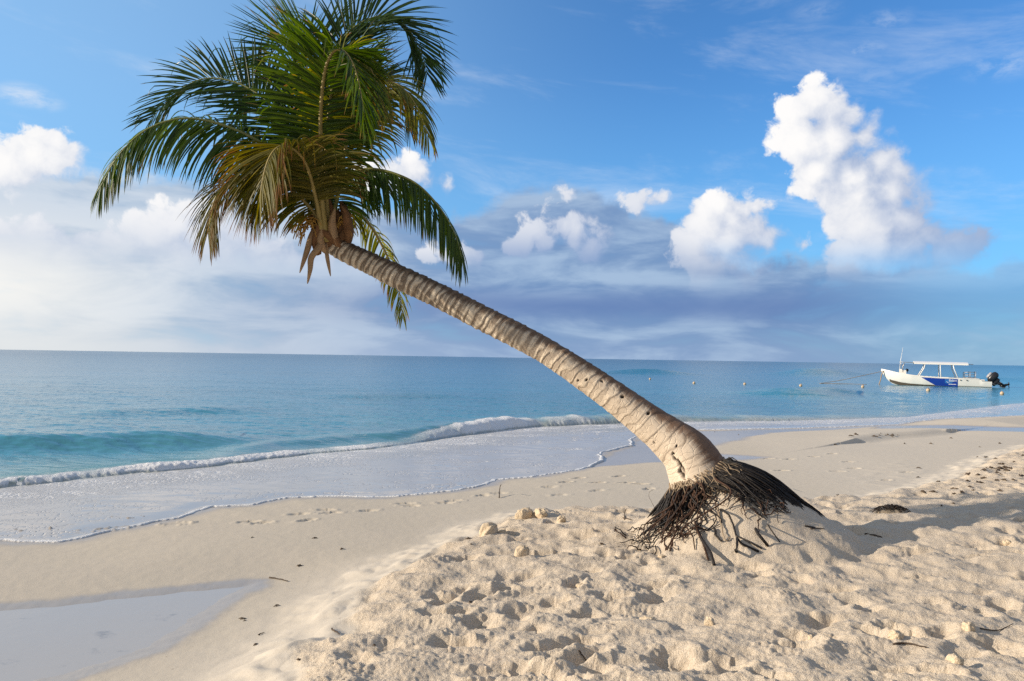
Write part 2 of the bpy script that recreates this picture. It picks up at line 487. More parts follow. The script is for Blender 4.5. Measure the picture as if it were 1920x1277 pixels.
def mound_height(x, y):
    ax = x - MOUND[0]; ay = y - MOUND[1]
    rx = np.where(ax < 0, 0.92, 1.25); ry = np.where(ay < 0, 1.28, 1.0)
    rho = np.hypot(ax / rx, ay / ry)
    t = np.clip(1 - rho, 0, 1)
    return 0.64 * (0.62 * t + 0.38 * t * t * (3 - 2 * t)) * sstep(0.0, 0.12, t)

def ground_parts(x, y):
    """smooth ground height and the masks that go with it"""
    s, _ = polyline_dist(x, y, shore)                 # + seaward
    s = s + 0.10 * fbm(x * 0.9, y * 0.9, 3, 5) + 0.03 * gnoise(x * 5, y * 5, 8)
    b, bp = polyline_dist(x, y, breaker)
    land = np.clip(-s, 0, None)
    z = 0.022 + 0.10 * (1 - np.exp(-land * 0.55)) + 0.006 * np.clip(land - 3, 0, None) * sstep(30, 3, land)
    z = np.where(s > 0, 0.022 - 0.018 * s, z)
    z = np.where(b > 0, np.minimum(z, -0.03 - 0.05 * b), z)
    z = np.maximum(z, -3.0)
    z = z + 0.012 * fbm(x * 0.45, y * 0.45, 2, 3) * sstep(0.2, 1.5, land)
    pool = inside_dist(x, y, pool_poly) + 0.05 * fbm(x * 2.2, y * 2.2, 3, 12)
    near_pool = sstep(-1.1, 0.10, pool)
    z = z * (1 - near_pool) + near_pool * (0.052 - 0.030 * sstep(-0.05, 0.45, pool))
    e, _ = polyline_dist(x, y, dry_edge)              # + towards the sea
    lobes = 0.16 * fbm(x * 1.3, y * 1.3, 3, 21) + 0.06 * gnoise(x * 4.5, y * 4.5, 23)
    d_in = -(e + lobes)
    dry = sstep(-0.05, 0.09, d_in)
    z = z + (0.10 * sstep(-0.6, 0.15, d_in) + 0.07 * sstep(-0.03, 0.30, d_in) + 0.06 * sstep(0.2, 2.5, d_in))
    # the right part of the beach lies almost level behind the palm
    wet = np.zeros(x.shape)
    for p in wet_polys:
        wet = np.maximum(wet, sstep(-0.22, 0.22, inside_dist(x, y, p) + 0.25 * fbm(x * 0.8, y * 0.8, 3, 31)))
    z = z - 0.02 * wet
    spit = inside_dist(x, y, spit_poly)
    z = z + 0.12 * sstep(-0.2, 1.8, spit)
    sc, _ = polyline_dist(x, y, scour)
    z = z + (0.15 * sstep(-0.38, 0.38, sc) - 0.08) * np.exp(-np.abs(sc) / 1.0)
    return z, s, b, bp, pool, d_in, dry, wet

def polar(theta_deg, radii):
    th = np.radians(theta_deg)
    R, T = np.meshgrid(radii, th, indexing='ij')
    return R * np.sin(T), R * np.cos(T)
def grid_faces(nr, nc):
    i = np.arange(nr - 1)[:, None] * nc; j = np.arange(nc - 1)[None, :]
    a = (i + j).ravel()
    return np.stack([a, a + nc, a + nc + 1, a + 1], 1)

# ------------------------------------------------------------------ beach: one sheet, finest where the picture is closest
th = np.r_[np.arange(-180, -60, 2.0), np.arange(-60, -40, 0.35), np.arange(-40, 40, 0.062), np.arange(40, 60, 0.35), np.arange(60, 180.1, 2.0)]
h_px = np.r_[np.arange(800 * 1.7 / 2.9, 800 * 1.7 / 12.0, -0.72), np.arange(800 * 1.7 / 12.0, 800 * 1.7 / 42.0, -0.20)]
rr = np.r_[[0.02, 0.6, 1.2, 1.7, 2.1, 2.4, 2.6, 2.75], 800 * 1.7 / h_px, np.geomspace(43, 60000, 70)]
X, Y = polar(th, rr)
gz, gs, gb, gbp, gpool, gin, gdry, gwet = ground_parts(X, Y)
R0 = np.hypot(X, Y)
fine = sstep(45, 25, R0)
md = mound_height(X, Y)
# churned dry sand
calm = sstep(0.02, 0.30, md) * 0.8
sh_ = 1 - 0.55 * sstep(5.5, 9.0, R0)
lump = 0.044 * fbm(X * 1.5, Y * 1.5, 3, 41) + 0.034 * gnoise(X * 3.6 + 0.4 * gnoise(X * 2, Y * 2, 1), Y * 3.6, 43)
bill = 1 - np.abs(gnoise(X * 5.2, Y * 5.2, 45)); lump = lump + 0.020 * (bill - 0.6)
lump = lump + 0.011 * fbm(X * 11, Y * 11, 3, 47) + 0.004 * gnoise(X * 34, Y * 34, 48) * sstep(9, 5, R0)
crumb_m = sstep(0.12, 0.42, fbm(X * 1.9 + 7, Y * 1.9, 3, 51))
crumb = 1 - np.clip(cells(X * 23, Y * 23, 53) / 0.62, 0, 1)
crumb2 = 1 - np.clip(cells(X * 34, Y * 34, 57) / 0.6, 0, 1)
lump = lump + crumb_m * (0.007 * np.sqrt(crumb) + 0.007 * crumb2)
rough = gdry * (1 - calm) * fine
gz = gz + md
gz = gz + lump * rough + 0.006 * fbm(X * 6, Y * 6, 3, 61) * gdry * calm
# soft drifted sand beside the churned strip
drift = sstep(-0.75, -0.10, gin) * (1 - gdry)
gz = gz + drift * fine * (0.060 * np.clip(fbm(X * 2.4, Y * 2.4, 3, 63), 0, 1) + 0.022 * np.clip(gnoise(X * 5, Y * 5, 64), 0, 1))
# fine relief of the damp beach
damp = (1 - gdry) * fine * sstep(0.0, 0.3, -gs)
gz = gz + damp * 0.0022 * fbm(X * 9, Y * 9, 3, 65)
# footprints, each with a pressed hollow and a pushed-up rim
ncol = len(th)
def stamp(px_, py_, rot, L, Wd, depth, rim):
    r0 = math.hypot(px_, py_); t0 = math.degrees(math.atan2(px_, py_)); R = L * 1.3
    i0, i1 = np.searchsorted(rr, [r0 - R, r0 + R]); da = math.degrees(R / max(r0, .5))
    j0, j1 = np.searchsorted(th, [t0 - da, t0 + da])
    if i1 - i0 < 2 or j1 - j0 < 2: return
    xs = X[i0:i1, j0:j1] - px_; ys = Y[i0:i1, j0:j1] - py_
    c_, s_ = math.cos(rot), math.sin(rot)
    u = (xs * c_ + ys * s_) / L; w = (-xs * s_ + ys * c_) / (Wd * (0.85 + 0.3 * (u > 0)))
    w = w + 0.22 * gnoise(xs * 14 + px_ * 9, ys * 14 + py_ * 9, 71)
    q = np.hypot(u * 1.15, w)
    hole = sstep(1.12, 0.18, q) * 1.25
    heel = sstep(0.6, 0.0, np.hypot((u + 0.5) * 2.2, w * 1.2)) * 0.35
    ring = np.exp(-((q - 1.25) / 0.26) ** 2)
    gz[i0:i1, j0:j1] += -depth * hole * (1 + heel) + rim * ring * (0.6 + 0.8 * gnoise(xs * 18 + py_, ys * 18, 73))
prng = random.Random(5)
n_st = 0
while n_st < 620:
    r_ = 3.0 + 12.0 * prng.random() ** 1.3; t_ = math.radians(prng.uniform(-22, 46))
    x_, y_ = r_ * math.sin(t_), r_ * math.cos(t_)
    i = min(np.searchsorted(rr, r_), len(rr) - 1); j = np.searchsorted(th, math.degrees(t_))
    n_st += 1
    if gin[i, j] < 0.18 or md[i, j] > 0.06: continue
    k = prng.uniform(0.75, 1.1)
    stamp(x_, y_, prng.choice([0.3, 3.4, 0.1, 2.9]) + prng.gauss(0, 0.5), 0.165 * k, 0.085 * k, prng.uniform(0.022, 0.052), prng.uniform(0.004, 0.016))
# tracks across the damp beach, where the photograph shows them
tracks = [(465,972),(490,975),(560,958),(610,950),(620,957),(690,952),(575,972),(770,942),(760,937),(850,933),(835,937),(905,922),(935,918),(1050,925),(1120,917),(1215,915),(1030,908),
          (1060,899),(1120,901),(1085,891),(1175,902),(1160,889),(1200,905),(1410,893),(1465,883),(1480,862),(1525,858),(1560,853),(1590,868),(1570,885),(1600,880),(1440,860),(1660,903),(1700,889)]
for a_, b_ in tracks:
    p = on_plane(a_, b_, 0.10); d_ = math.hypot(p[0], p[1])
    stamp(p[0], p[1], 0.25 + prng.gauss(0, 0.25), 0.15, 0.055, 0.032, 0.010)
for a_, b_ in [(30,990),(75,996),(60,994),(215,972),(240,970),(210,992),(180,995),(330,985)]:
    p = on_plane(a_, b_, 0.02)
    stamp(p[0], p[1], 0.25 + prng.gauss(0, 0.2), 0.17, 0.07, 0.004, 0.022)
# ripples where water drained, on the right
rip = sstep(-0.3, 0.6, inside_dist(X, Y, px_line([(1560,905),(1640,868),(1700,860),(1780,890),(1740,912),(1640,930)], 0.10)))
gz = gz + rip * fine * 0.012 * np.clip(gnoise((X * 0.8 + Y * 0.5) * 3.0, (Y * 0.9 - X * 0.3) * 5.0, 81), 0, 1)
ground_verts = np.stack([X, Y, gz], -1).reshape(-1, 3)

sand, nt, bs, mo = new_mat('sand')
pos = nt.new('ShaderNodeNewGeometry').outputs['Position']
a_dry, a_wet, a_pale = nt.attr('dry'), nt.attr('wet'), nt.attr('pale')
g1 = nt.noise(pos, 95.0, 3, 0.7); g2 = nt.noise(pos, 7.0, 5, 0.6); g3 = nt.noise(pos, 1.1, 4, 0.55)
grain = nt.smooth(g1, 0.30, 0.72)
dry_c = nt.mix(grain, (0.485, 0.395, 0.292), (0.660, 0.562, 0.445))
dry_c = nt.mix(nt.math('MULTIPLY', nt.smooth(g2, 0.42, 0.7), 0.35), dry_c, (0.650, 0.560, 0.455))
dry_c = nt.mix(nt.smooth(nt.noise(pos, 2.3, 5, 0.65), 0.60, 0.78, 0.0, 0.30), dry_c, (0.56, 0.40, 0.28))
damp_c = nt.mix(nt.smooth(g1, 0.25, 0.75), (0.480, 0.418, 0.335), (0.535, 0.474, 0.388))
damp_c = nt.mix(nt.math('MULTIPLY', nt.smooth(g3, 0.38, 0.65), 0.35), damp_c, (0.50, 0.44, 0.35))
pale_c = nt.mix(nt.smooth(g1, 0.3, 0.7), (0.520, 0.455, 0.370), (0.590, 0.525, 0.435))
sp = nt.noise(pos, 30.0, 2, 0.5)
speck = nt.smooth(sp, 0.735, 0.79, 0.0, 0.6)
wet_c = nt.mix(g2, (0.340, 0.300, 0.255), (0.385, 0.340, 0.290))
c_ = nt.mix(a_pale, damp_c, pale_c)
c_ = nt.mix(a_dry, c_, dry_c)
c_ = nt.mix(nt.math('MULTIPLY', speck, nt.math('SUBTRACT', 1.0, a_wet)), c_, (0.14, 0.10, 0.07))
c_ = nt.mix(a_wet, c_, wet_c)
nt.put(bs.inputs['Base Color'], c_)
nt.put(bs.inputs['Roughness'], nt.math('MULTIPLY_ADD', a_wet, -0.70, 0.92))
nt.put(bs.inputs['Specular IOR Level'], nt.math('MULTIPLY_ADD', a_wet, 0.42, 0.18))
gh = nt.math('ADD', nt.math('MULTIPLY', g1, nt.math('MULTIPLY_ADD', a_dry, 0.85, 0.13)), nt.math('MULTIPLY', nt.noise(pos, 210.0, 2, 0.6), nt.math('MULTIPLY_ADD', a_dry, 0.32, 0.08)))
gh = nt.math('MULTIPLY', gh, nt.math('SUBTRACT', 1.0, nt.math('MULTIPLY', a_wet, 0.97)))
nt.put(bs.inputs['Normal'], nt.bump(gh, 0.9, 0.012))

wet_attr = np.maximum(gwet, 0)
wet_attr = np.maximum(wet_attr, sstep(-0.30, 0.02, gs + 0.12 * fbm(X * 1.5, Y * 1.5, 3, 83)) * 0.85)
wet_attr = np.maximum(wet_attr, sstep(-0.10, 0.04, gpool + 0.05 * fbm(X * 5, Y * 5, 3, 84)) * 0.9) * (1 - gdry)
pale_attr = np.clip(sstep(-0.95, -0.30, gin + 0.25 * fbm(X * 1.1, Y * 1.1, 3, 85)), 0, 1) * (1 - gdry)
pale_attr = np.maximum(pale_attr, 0.75 * sstep(3.4, 5.0, X - 0.12 * (Y - 8)) * (1 - gdry) * sstep(-0.1, 0.6, -gs))
beach = mesh_obj('beach', ground_verts, grid_faces(len(rr), ncol), sand, attrs={'dry': gdry, 'wet': wet_attr, 'pale': pale_attr})
tag(beach, kind='structure')
def ground_z(x, y):
    r_ = math.hypot(x, y); t_ = math.degrees(math.atan2(x, y))
    i = int(np.clip(np.searchsorted(rr, r_), 1, len(rr) - 1)); j = int(np.clip(np.searchsorted(th, t_), 1, ncol - 1))
    u = (r_ - rr[i - 1]) / (rr[i] - rr[i - 1]); v = (t_ - th[j - 1]) / (th[j] - th[j - 1])
    return float((gz[i - 1, j - 1] * (1 - v) + gz[i - 1, j] * v) * (1 - u) + (gz[i, j - 1] * (1 - v) + gz[i, j] * v) * u)
def on_ground(px_, py_):
    """where the view through a photo pixel meets the sand"""
    z = 0.2
    for _ in range(12):
        p = on_plane(px_, py_, z); z = 0.5 * z + 0.5 * ground_z(p[0], p[1])
    p = on_plane(px_, py_, z)
    return np.array([p[0], p[1], ground_z(p[0], p[1])])

# ------------------------------------------------------------------ shallow pool left on the sand
pxs, pys = np.meshgrid(np.linspace(-9, -0.8, 60), np.linspace(2.5, 7.5, 50), indexing='ij')
pd = inside_dist(pxs, pys, pool_poly)
pv = np.stack([pxs, pys, np.full(pxs.shape, 0.040)], -1).reshape(-1, 3)
pf = grid_faces(60, 50); pf = pf[(pd.ravel()[pf] > -0.35).any(1)]
poolm, nt, bs, mo = new_mat('pool_water')
pos = nt.new('ShaderNodeNewGeometry').outputs['Position']
nt.put(bs.inputs['Base Color'], nt.mix(nt.smooth(nt.noise(pos, 3.2, 6, 0.65), 0.60, 0.74), (0.43, 0.400, 0.365), (0.28, 0.265, 0.25)))
bs.inputs['Roughness'].default_value = 0.10; bs.inputs['IOR'].default_value = 1.33
nt.put(bs.inputs['Normal'], nt.bump(nt.noise(pos, 6.0, 3), 0.12, 0.01))
used = np.unique(pf); rem = np.full(len(pv), -1); rem[used] = np.arange(len(used))
pool = mesh_obj('pool_water', pv[used], rem[pf], poolm)
tag(pool, kind='structure')

# ------------------------------------------------------------------ sea
th_s = np.r_[np.arange(-115, -40, 1.0), np.arange(-40, 40, 0.075), np.arange(40, 88, 0.8)]
hp = np.r_[np.arange(800 * 1.95 / 6.2, 800 * 1.95 / 14.0, -0.55), np.arange(800 * 1.95 / 14.0, 800 * 1.95 / 60.0, -0.25)]
rs = np.r_[np.geomspace(2.0, 6.0, 12), 800 * 1.95 / hp, 800 * 1.95 / np.arange(800 * 1.95 / 60.5, 3.0, -0.35), np.geomspace(560, 60000, 40)]
SX, SY = polar(th_s, rs)
tz, ss, sb, sbp, *_ = ground_parts(SX, SY)
SR = np.hypot(SX, SY)
# coordinates along / across the shore
sea_d = np.clip(sb, 0, None)
film = 0.020 + 0.012 * sstep(0.0, 0.5, ss) + 0.004 * sstep(0.5, 3, ss)
edge_roll = 0.020 * np.exp(-((ss - 0.045) / 0.040) ** 2) * (0.75 + 0.5 * gnoise(SX * 3, SY * 3, 101))
wavx = SX * 0.93 - SY * 0.37; wavy = SX * 0.37 + SY * 0.93
amp = sstep(0.0, 4.0, sb)
chop = 0.028 * fbm(wavx * 0.9, wavy * 2.6, 4, 103) + 0.042 * fbm(wavx * 0.22, wavy * 0.75, 3, 105) + 0.010 * gnoise(wavx * 3.4, wavy * 7.0, 107)
chop = chop * sstep(260, 90, SR) + 0.05 * fbm(wavx * 0.07, wavy * 0.22, 2, 109) * sstep(12, 60, SR) * sstep(900, 300, SR)
swz = np.zeros(SX.shape); foam = np.zeros(SX.shape); face = np.zeros(SX.shape)
def ridge(pts, H, front, back, ends=(0.08, 0.12), z0=0.0, seed=0):
    """a wave ridge along a line; the steep front looks at the beach"""
    global swz, face
    L = px_line(pts, z0)
    d, p = polyline_dist(SX, SY, L)
    tot = sum(math.hypot(L[i + 1][0] - L[i][0], L[i + 1][1] - L[i][1]) for i in range(len(L) - 1))
    p = p / tot
    e = sstep(0, ends[0], p) * sstep(1, 1 - ends[1], p)
    kf = 1.0 / np.clip(SR / 14.0, 1, None)
    d = d + 0.25 * front * fbm(SX * 0.8 * kf, SY * 0.8 * kf, 2, 120 + seed) * sstep(60, 40, SR)
    prof = np.where(d < 0, sstep(-front, 0, d), np.exp(-(d / back) ** 2))
    near = (np.abs(d) < 6 * back + front)
    k = H * e * prof * near * (1 + 0.18 * gnoise(SX * 0.7 * kf, SY * 0.7 * kf, 130 + seed))
    swz = np.maximum(swz, k); face = np.maximum(face, e * np.exp(-((d + 0.45 * front) / (0.7 * front)) ** 2))
    return d, p, e, prof
# swell standing up behind the surf on the left
ridge([(-300,826),(-60,822),(0,822),(150,818),(300,817),(450,818),(560,815),(650,812)], 0.25, 1.6, 1.5, (0.02, 0.45), 0.2, 1)
ridge([(330,862),(430,846),(520,833),(640,822),(740,815),(850,806),(930,800)], 0.13, 0.9, 0.9, (0.25, 0.3), 0.1, 2)
ridge([(1430,738),(1500,735),(1560,733),(1620,734),(1690,738)], 0.42, 3.6, 3.0, (0.3, 0.45), 0.2, 3)
ridge([(1495,700),(1520,699),(1560,698)], 1.05, 9.0, 5.0, (0.5, 0.15), 0.4, 4)
ridge([(1195,697),(1220,696),(1250,696)], 0.75, 9.0, 6.0, (0.4, 0.4), 0.4, 5)
ridge([(1830,712),(1880,710),(1960,708)], 0.45, 6.0, 5.0, (0.3, 0.1), 0.3, 6)
ridge([(100,770),(300,768),(520,766)], 0.10, 2.2, 2.2, (0.3, 0.3), 0.1, 7)
ridge([(560,742),(760,740),(900,740)], 0.10, 3.0, 3.0, (0.3, 0.3), 0.1, 8)
# the little surf line: height and foam change along it
_, tot_p = None, None
bpix = lambda px_, py_: polyline_dist(np.array([on_plane(px_, py_, .02)[0]]), np.array([on_plane(px_, py_, .02)[1]]), breaker)[1][0]
pk = np.array([-2.0, bpix(-60,925), bpix(0,915), bpix(300,884), bpix(500,862), bpix(690,843), bpix(770,833), bpix(850,820), bpix(950,806), bpix(1060,798), bpix(1170,794), bpix(1400,790), bpix(1600,786), bpix(1700,782), 400.0])
kH = np.array([.07, .085, .09, .085, .07, .04, .04, .13, .24, .25, .20, .12, .06, .02, .02])
kF = np.array([1, 1, 1, 1, .95, .75, .25, .75, 1, .75, .30, .40, .35, .2, .2])
brk_ = gnoise(sbp * 0.8, sbp * 0 + 3.3, 145) + 0.5 * gnoise(sbp * 2.1, sbp * 0 + 5.1, 146)
Hb = np.interp(sbp, pk, kH) * (1 + 0.35 * brk_); Fb = np.interp(sbp, pk, kF) * np.clip(0.95 + 0.55 * brk_, 0.2, 1)
bd = sb + 0.10 * fbm(SX * 1.7, SY * 1.7, 3, 141) + 0.02 * gnoise(SX * 9, SY * 9, 143) * sstep(24, 12, SR)
fw = np.maximum(0.10 + 0.9 * Hb, 1.7 * np.clip(SR, 0, 60) ** 2 / 1560.0)
tq = np.clip((bd + 0.02) / (fw + 0.02), 0, 1)
prof = np.where(bd < fw, np.sqrt(1 - (1 - tq) ** 2) * sstep(0, 0.12, tq), np.exp(-((bd - fw) / (0.5 + 2.2 * Hb)) ** 2))
surf = Hb * prof
bub = 1 - np.clip(cells(SX * 13, SY * 13, 151) / 0.7, 0, 1); bub2 = 1 - np.clip(cells(SX * 31, SY * 31, 153) / 0.7, 0, 1)
fo = sstep(-0.03, 0.04, bd) * sstep(fw + 0.14 + 0.25 * fbm(SX * 2.5, SY * 2.5, 3, 155), fw * 0.9, bd) * Fb
foam = np.maximum(foam, fo)
bfar = sstep(26, 13, SR)
surf = surf + fo * (0.026 * bub * bfar + 0.014 * bub2 * sstep(15, 9, SR)) * (0.4 + 3 * Hb)
# streaks of old foam behind the crest and in the wash
lace = 1 - np.abs(gnoise(SX * 2.4 + 0.5 * gnoise(SX * 1.1, SY * 1.1, 2), SY * 4.0, 161)) * 2.4
lace2 = 1 - np.abs(gnoise(SX * 6 + 0.5 * gnoise(SX * 3, SY * 3, 4), SY * 11.0, 163)) * 2.6
patch = sstep(-0.05, 0.45, fbm(SX * 0.8, SY * 1.2, 3, 165))
behind = sstep(0.1, 0.4, bd) * sstep(3.4, 0.8, bd)
foam = np.maximum(foam, behind * patch * np.clip(lace, 0, 1) ** 3 * 0.55)
wash = sstep(0.02, 0.25, ss) * sstep(0.05, -0.1, bd)
foam_w = wash * (0.06 + 0.45 * patch * np.clip(lace, 0, 1) ** 2 + 0.55 * np.clip(lace2, 0, 1) ** 4 * sstep(-0.2, 0.3, fbm(SX * 0.7, SY * 1.5, 3, 167)))
foam_w = foam_w + wash * 0.40 * sstep(-2.6, -0.1, bd)
# thin fading bands left by earlier sheets of water
bands = np.exp(-((ss - 0.9 - 0.35 * fbm(SX * 0.5, SY * 0.5, 2, 171)) / 0.05) ** 2) + 0.7 * np.exp(-((ss - 1.7 - 0.5 * fbm(SX * 0.4, SY * 0.4, 2, 173)) / 0.06) ** 2)
foam_w = foam_w + wash * 0.30 * bands * sstep(-0.1, 0.3, fbm(SX * 0.6, SY * 0.6, 2, 175))
lip = np.exp(-((ss - 0.05) / 0.045) ** 2)
foam = np.clip(np.maximum(foam, np.maximum(foam_w * 0.85, lip)), 0, 1)
seaz = np.where(sb > 0, 0.034 + np.maximum(swz, 0) + chop * amp, 0) + surf
deep = sstep(-0.3, 0.25, bd)
wz = film + edge_roll + 0.004 * fbm(SX * 2, SY * 4, 3, 181) * sstep(0.1, 1.0, ss)
z_sea = wz * (1 - deep) + np.maximum(seaz, 0.02) * deep
z_sea = np.where(ss < 0, tz - 0.03 - 0.4 * np.clip(-ss, 0, 0.5) + 0.0, z_sea)
SF = grid_faces(len(rs), len(th_s))
SF = SF[(ss.ravel()[SF] > -0.25).any(1)]
used = np.unique(SF); rem = np.full(SX.size, -1); rem[used] = np.arange(len(used))
sv = np.stack([SX, SY, z_sea], -1).reshape(-1, 3)[used]
seam, nt, bs, mo = new_mat('sea_water')
pos = nt.new('ShaderNodeNewGeometry').outputs['Position']
a_foam, a_off, a_face, a_sea = nt.attr('foam'), nt.attr('offshore'), nt.attr('face'), nt.attr('sea')
ramp = nt.new('ShaderNodeValToRGB'); nt.put(ramp.inputs[0], a_off)
el = ramp.color_ramp.elements
stops = [(0.0, (0.20, 0.27, 0.235)), (0.10, (0.105, 0.260, 0.270)), (0.28, (0.055, 0.240, 0.310)), (0.48, (0.036, 0.212, 0.310)), (0.72, (0.018, 0.150, 0.265)), (1.0, (0.006, 0.085, 0.175))]
while len(el) < len(stops): el.new(0.5)
for e_, (p_, c2) in zip(el, stops): e_.position = p_; e_.color = (*c2, 1)
stv = nt.vmath('MULTIPLY', pos, (0.010, 0.045, 0.02))
body = nt.mix(nt.smooth(nt.noise(stv, 1.0, 4, 0.55), 0.35, 0.68, 0.0, 0.45), ramp.outputs[0], (0.018, 0.120, 0.180))
body = nt.mix(nt.math('MULTIPLY', a_face, 0.5), body, (0.030, 0.150, 0.185))
wash_c = nt.mix(nt.noise(pos, 1.3, 4, 0.6), (0.40, 0.372, 0.342), (0.48, 0.450, 0.420))
body = nt.mix(a_sea, wash_c, body)
fb = nt.noise(pos, 24.0, 4, 0.7)
fo_ = nt.smooth(nt.math('ADD', a_foam, nt.math('MULTIPLY_ADD', fb, 0.7, -0.35)), 0.12, 0.85)
body = nt.mix(fo_, body, (0.74, 0.74, 0.745))
nt.put(bs.inputs['Base Color'], body)
bs.inputs['IOR'].default_value = 1.33; bs.inputs['Specular IOR Level'].default_value = 0.38
nt.put(bs.inputs['Roughness'], nt.math('ADD', nt.math('MULTIPLY_ADD', fo_, 0.55, 0.09), nt.math('MULTIPLY', a_off, 0.13)))
sx_ = nt.new('ShaderNodeVectorRotate', rotation_type='Z_AXIS'); nt.put(sx_.inputs['Vector'], pos); sx_.inputs['Angle'].default_value = 0.38
wv = nt.vmath('MULTIPLY', sx_.outputs[0], (0.42, 1.0, 1.0))
b1 = nt.noise(wv, 2.6, 5, 0.6, 0.3); b2 = nt.noise(wv, 0.55, 4, 0.55, 0.2); b3 = nt.noise(wv, 13.0, 3, 0.6)
bh = nt.math('ADD', nt.math('MULTIPLY', b1, 0.055), nt.math('MULTIPLY', b2, 0.16))
bh = nt.math('ADD', bh, nt.math('MULTIPLY', b3, 0.008))
bh = nt.math('MULTIPLY', nt.math('MULTIPLY', bh, nt.math('MULTIPLY_ADD', a_sea, 0.93, 0.07)), nt.math('MULTIPLY_ADD', a_off, 0.75, 0.42))
bh = nt.math('ADD', bh, nt.math('MULTIPLY', nt.math('MULTIPLY', fo_, nt.noise(pos, 40.0, 4, 0.7)), 0.02))
nt.put(bs.inputs['Normal'], nt.bump(bh, 1.0, 1.0))
off = np.clip(np.log1p(np.clip(sb, 0, None)) / math.log(400.0), 0, 1)
sea = mesh_obj('sea', sv, rem[SF], seam, attrs={k: v.ravel()[used] for k, v in
      {'foam': foam, 'offshore': off, 'face': np.clip(face, 0, 1), 'sea': deep}.items()})
tag(sea, kind='structure')
# ------------------------------------------------------------------ coconut palm
BASE = at_depth(1335, 938, 7.42)
palm = empty('coconut_palm', (float(BASE[0]), float(BASE[1]), float(ground_z(BASE[0], BASE[1]) - 0.2)))
tag(palm, 'tall leaning coconut palm with bare black roots growing from the dry sand', 'palm tree')
POFF = np.array(palm.location)
def pm(name, v, f, mat, parent=palm, smooth=True, attrs=None):
    o = mesh_obj(name, np.asarray(v, float).reshape(-1, 3) - POFF, f, mat, parent, smooth, attrs)
    return o

# ---- trunk: centre line px,py, depth, diameter in px
TR = [(1352,985,7.44,150),(1335,938,7.42,132),(1312,893,7.43,113),(1288,851,7.46,95),(1254,821,7.50,79),(1216,792,7.54,68),(1129,728,7.64,57),(1041,669,7.76,48),(975,632,7.85,47),(910,599,7.94,46),
      (830,558,8.05,46),(748,520,8.16,45),(690,492,8.24,40),(640,468,8.30,37),(618,452,8.33,34)]
DZ = 1.61                          # the crown hangs this much further away than the foot suggests
NL, NU = 900, 120
tp = spline([np.r_[at_depth(a, b, d), w * d / F / 2] for a, b, d, w in TR], NL)
tc = tp[:, :3]; trad = tp[:, 3]
tl = np.r_[0, np.cumsum(np.linalg.norm(np.diff(tc, axis=0), axis=1))]
tt = np.gradient(tc, axis=0); tt /= np.linalg.norm(tt, axis=1)[:, None]
upv = np.array([0, 0, 1.0])
e1 = upv - tt * (tt @ upv)[:, None]; e1 /= np.linalg.norm(e1, axis=1)[:, None]      # the upper side
e2 = np.cross(tt, e1)
TL = tl[-1]
ua = np.linspace(0, 2 * math.pi, NU, endpoint=False)
Lg, Ug = np.meshgrid(tl, ua, indexing='ij')
fr_ = Lg / TL
cu, su = np.cos(Ug), np.sin(Ug)
# leaf scars: close together and sharp near the crown, far apart and worn near the foot
spc = np.interp(tl / TL, [0, .12, .3, .5, .75, 1], [0.125, 0.120, 0.100, 0.086, 0.074, 0.066])
ph = np.r_[0, np.cumsum(np.diff(tl) / spc[1:])]
ph = ph + 0.42 * gnoise(ph * 0.83, ph * 0 + 2.2, 199) + 0.2 * gnoise(ph * 1.7, ph * 0 + 7.2, 198)
tilt = 0.30 * cu + 0.16 * np.sin(Ug + 1.9 * ph[:, None] * 0.37) + 0.22 * gnoise(cu * 1.3 + 9, ph[:, None] * 0.8 + su * 1.3, 201)
phase = ph[:, None] + tilt
fp = phase - np.floor(phase); ringid = np.floor(phase)
ramp_ = np.interp(fr_, [0, .06, .15, .35, .6, 1], [0.0, 0.10, 0.25, 0.55, 0.95, 1.15])
rnd = 0.6 + 0.8 * (_hash(ringid.astype(np.int64), np.zeros_like(ringid, dtype=np.int64), 3) / 4294967296.0)
saw = np.where(fp < 0.16, fp / 0.16, 1 - (fp - 0.16) / 0.84)
disp = 0.0100 * ramp_ * rnd * (saw - 0.5)
disp += 0.0025 * ramp_ * gnoise(cu * 7 + su * 5, Lg * 26, 203)
disp += 0.012 * gnoise(cu * 1.1 + Lg * 0.9, su * 1.1 + Lg * 0.9, 205) * np.interp(fr_, [0, .2, 1], [1, .6, .35])
disp += 0.0025 * fbm(Ug * 6.0, Lg * 5.0, 3, 207) * (1 - ramp_ * 0.7)
# the old split and a few holes on the seaward-facing side
def scar(px_, py_, hw, hl, dep, slant=0.0):
    global disp, hole_
    d2 = None
    t_ = ray(px_, py_); i = int(np.argmin(np.linalg.norm(tc - (EYE + t_ * np.linalg.norm(tc - EYE, axis=1)[:, None] / np.linalg.norm(t_)), axis=1)))
    toe = EYE - tc[i]; toe -= tt[i] * (toe @ tt[i]); toe /= np.linalg.norm(toe)
    off = (EYE + t_ * (np.linalg.norm(tc[i] - EYE) / np.linalg.norm(t_))) - tc[i]
    lat = np.cross(tt[i], toe); s_ = np.clip((off @ lat) / trad[i], -0.97, 0.97)
    nrm = toe * math.sqrt(1 - s_ * s_) + lat * s_
    u0 = math.atan2(nrm @ e2[i], nrm @ e1[i])
    du = (Ug - u0 + math.pi) % (2 * math.pi) - math.pi
    a_ = du * trad[i]; l_ = Lg - tl[i]
    a_ = a_ + slant * l_ + 0.012 * gnoise(l_ * 22 + px_, a_ * 0, 209)
    q = np.hypot(a_ / hw, l_ / hl)
    k = sstep(1.0, 0.45, q)
    disp = disp - dep * k; hole_ = np.maximum(hole_, k)
hole_ = np.zeros(Ug.shape)
scar(1272, 866, 0.020, 0.15, 0.035, 0.10); scar(1276, 884, 0.024, 0.07, 0.035)
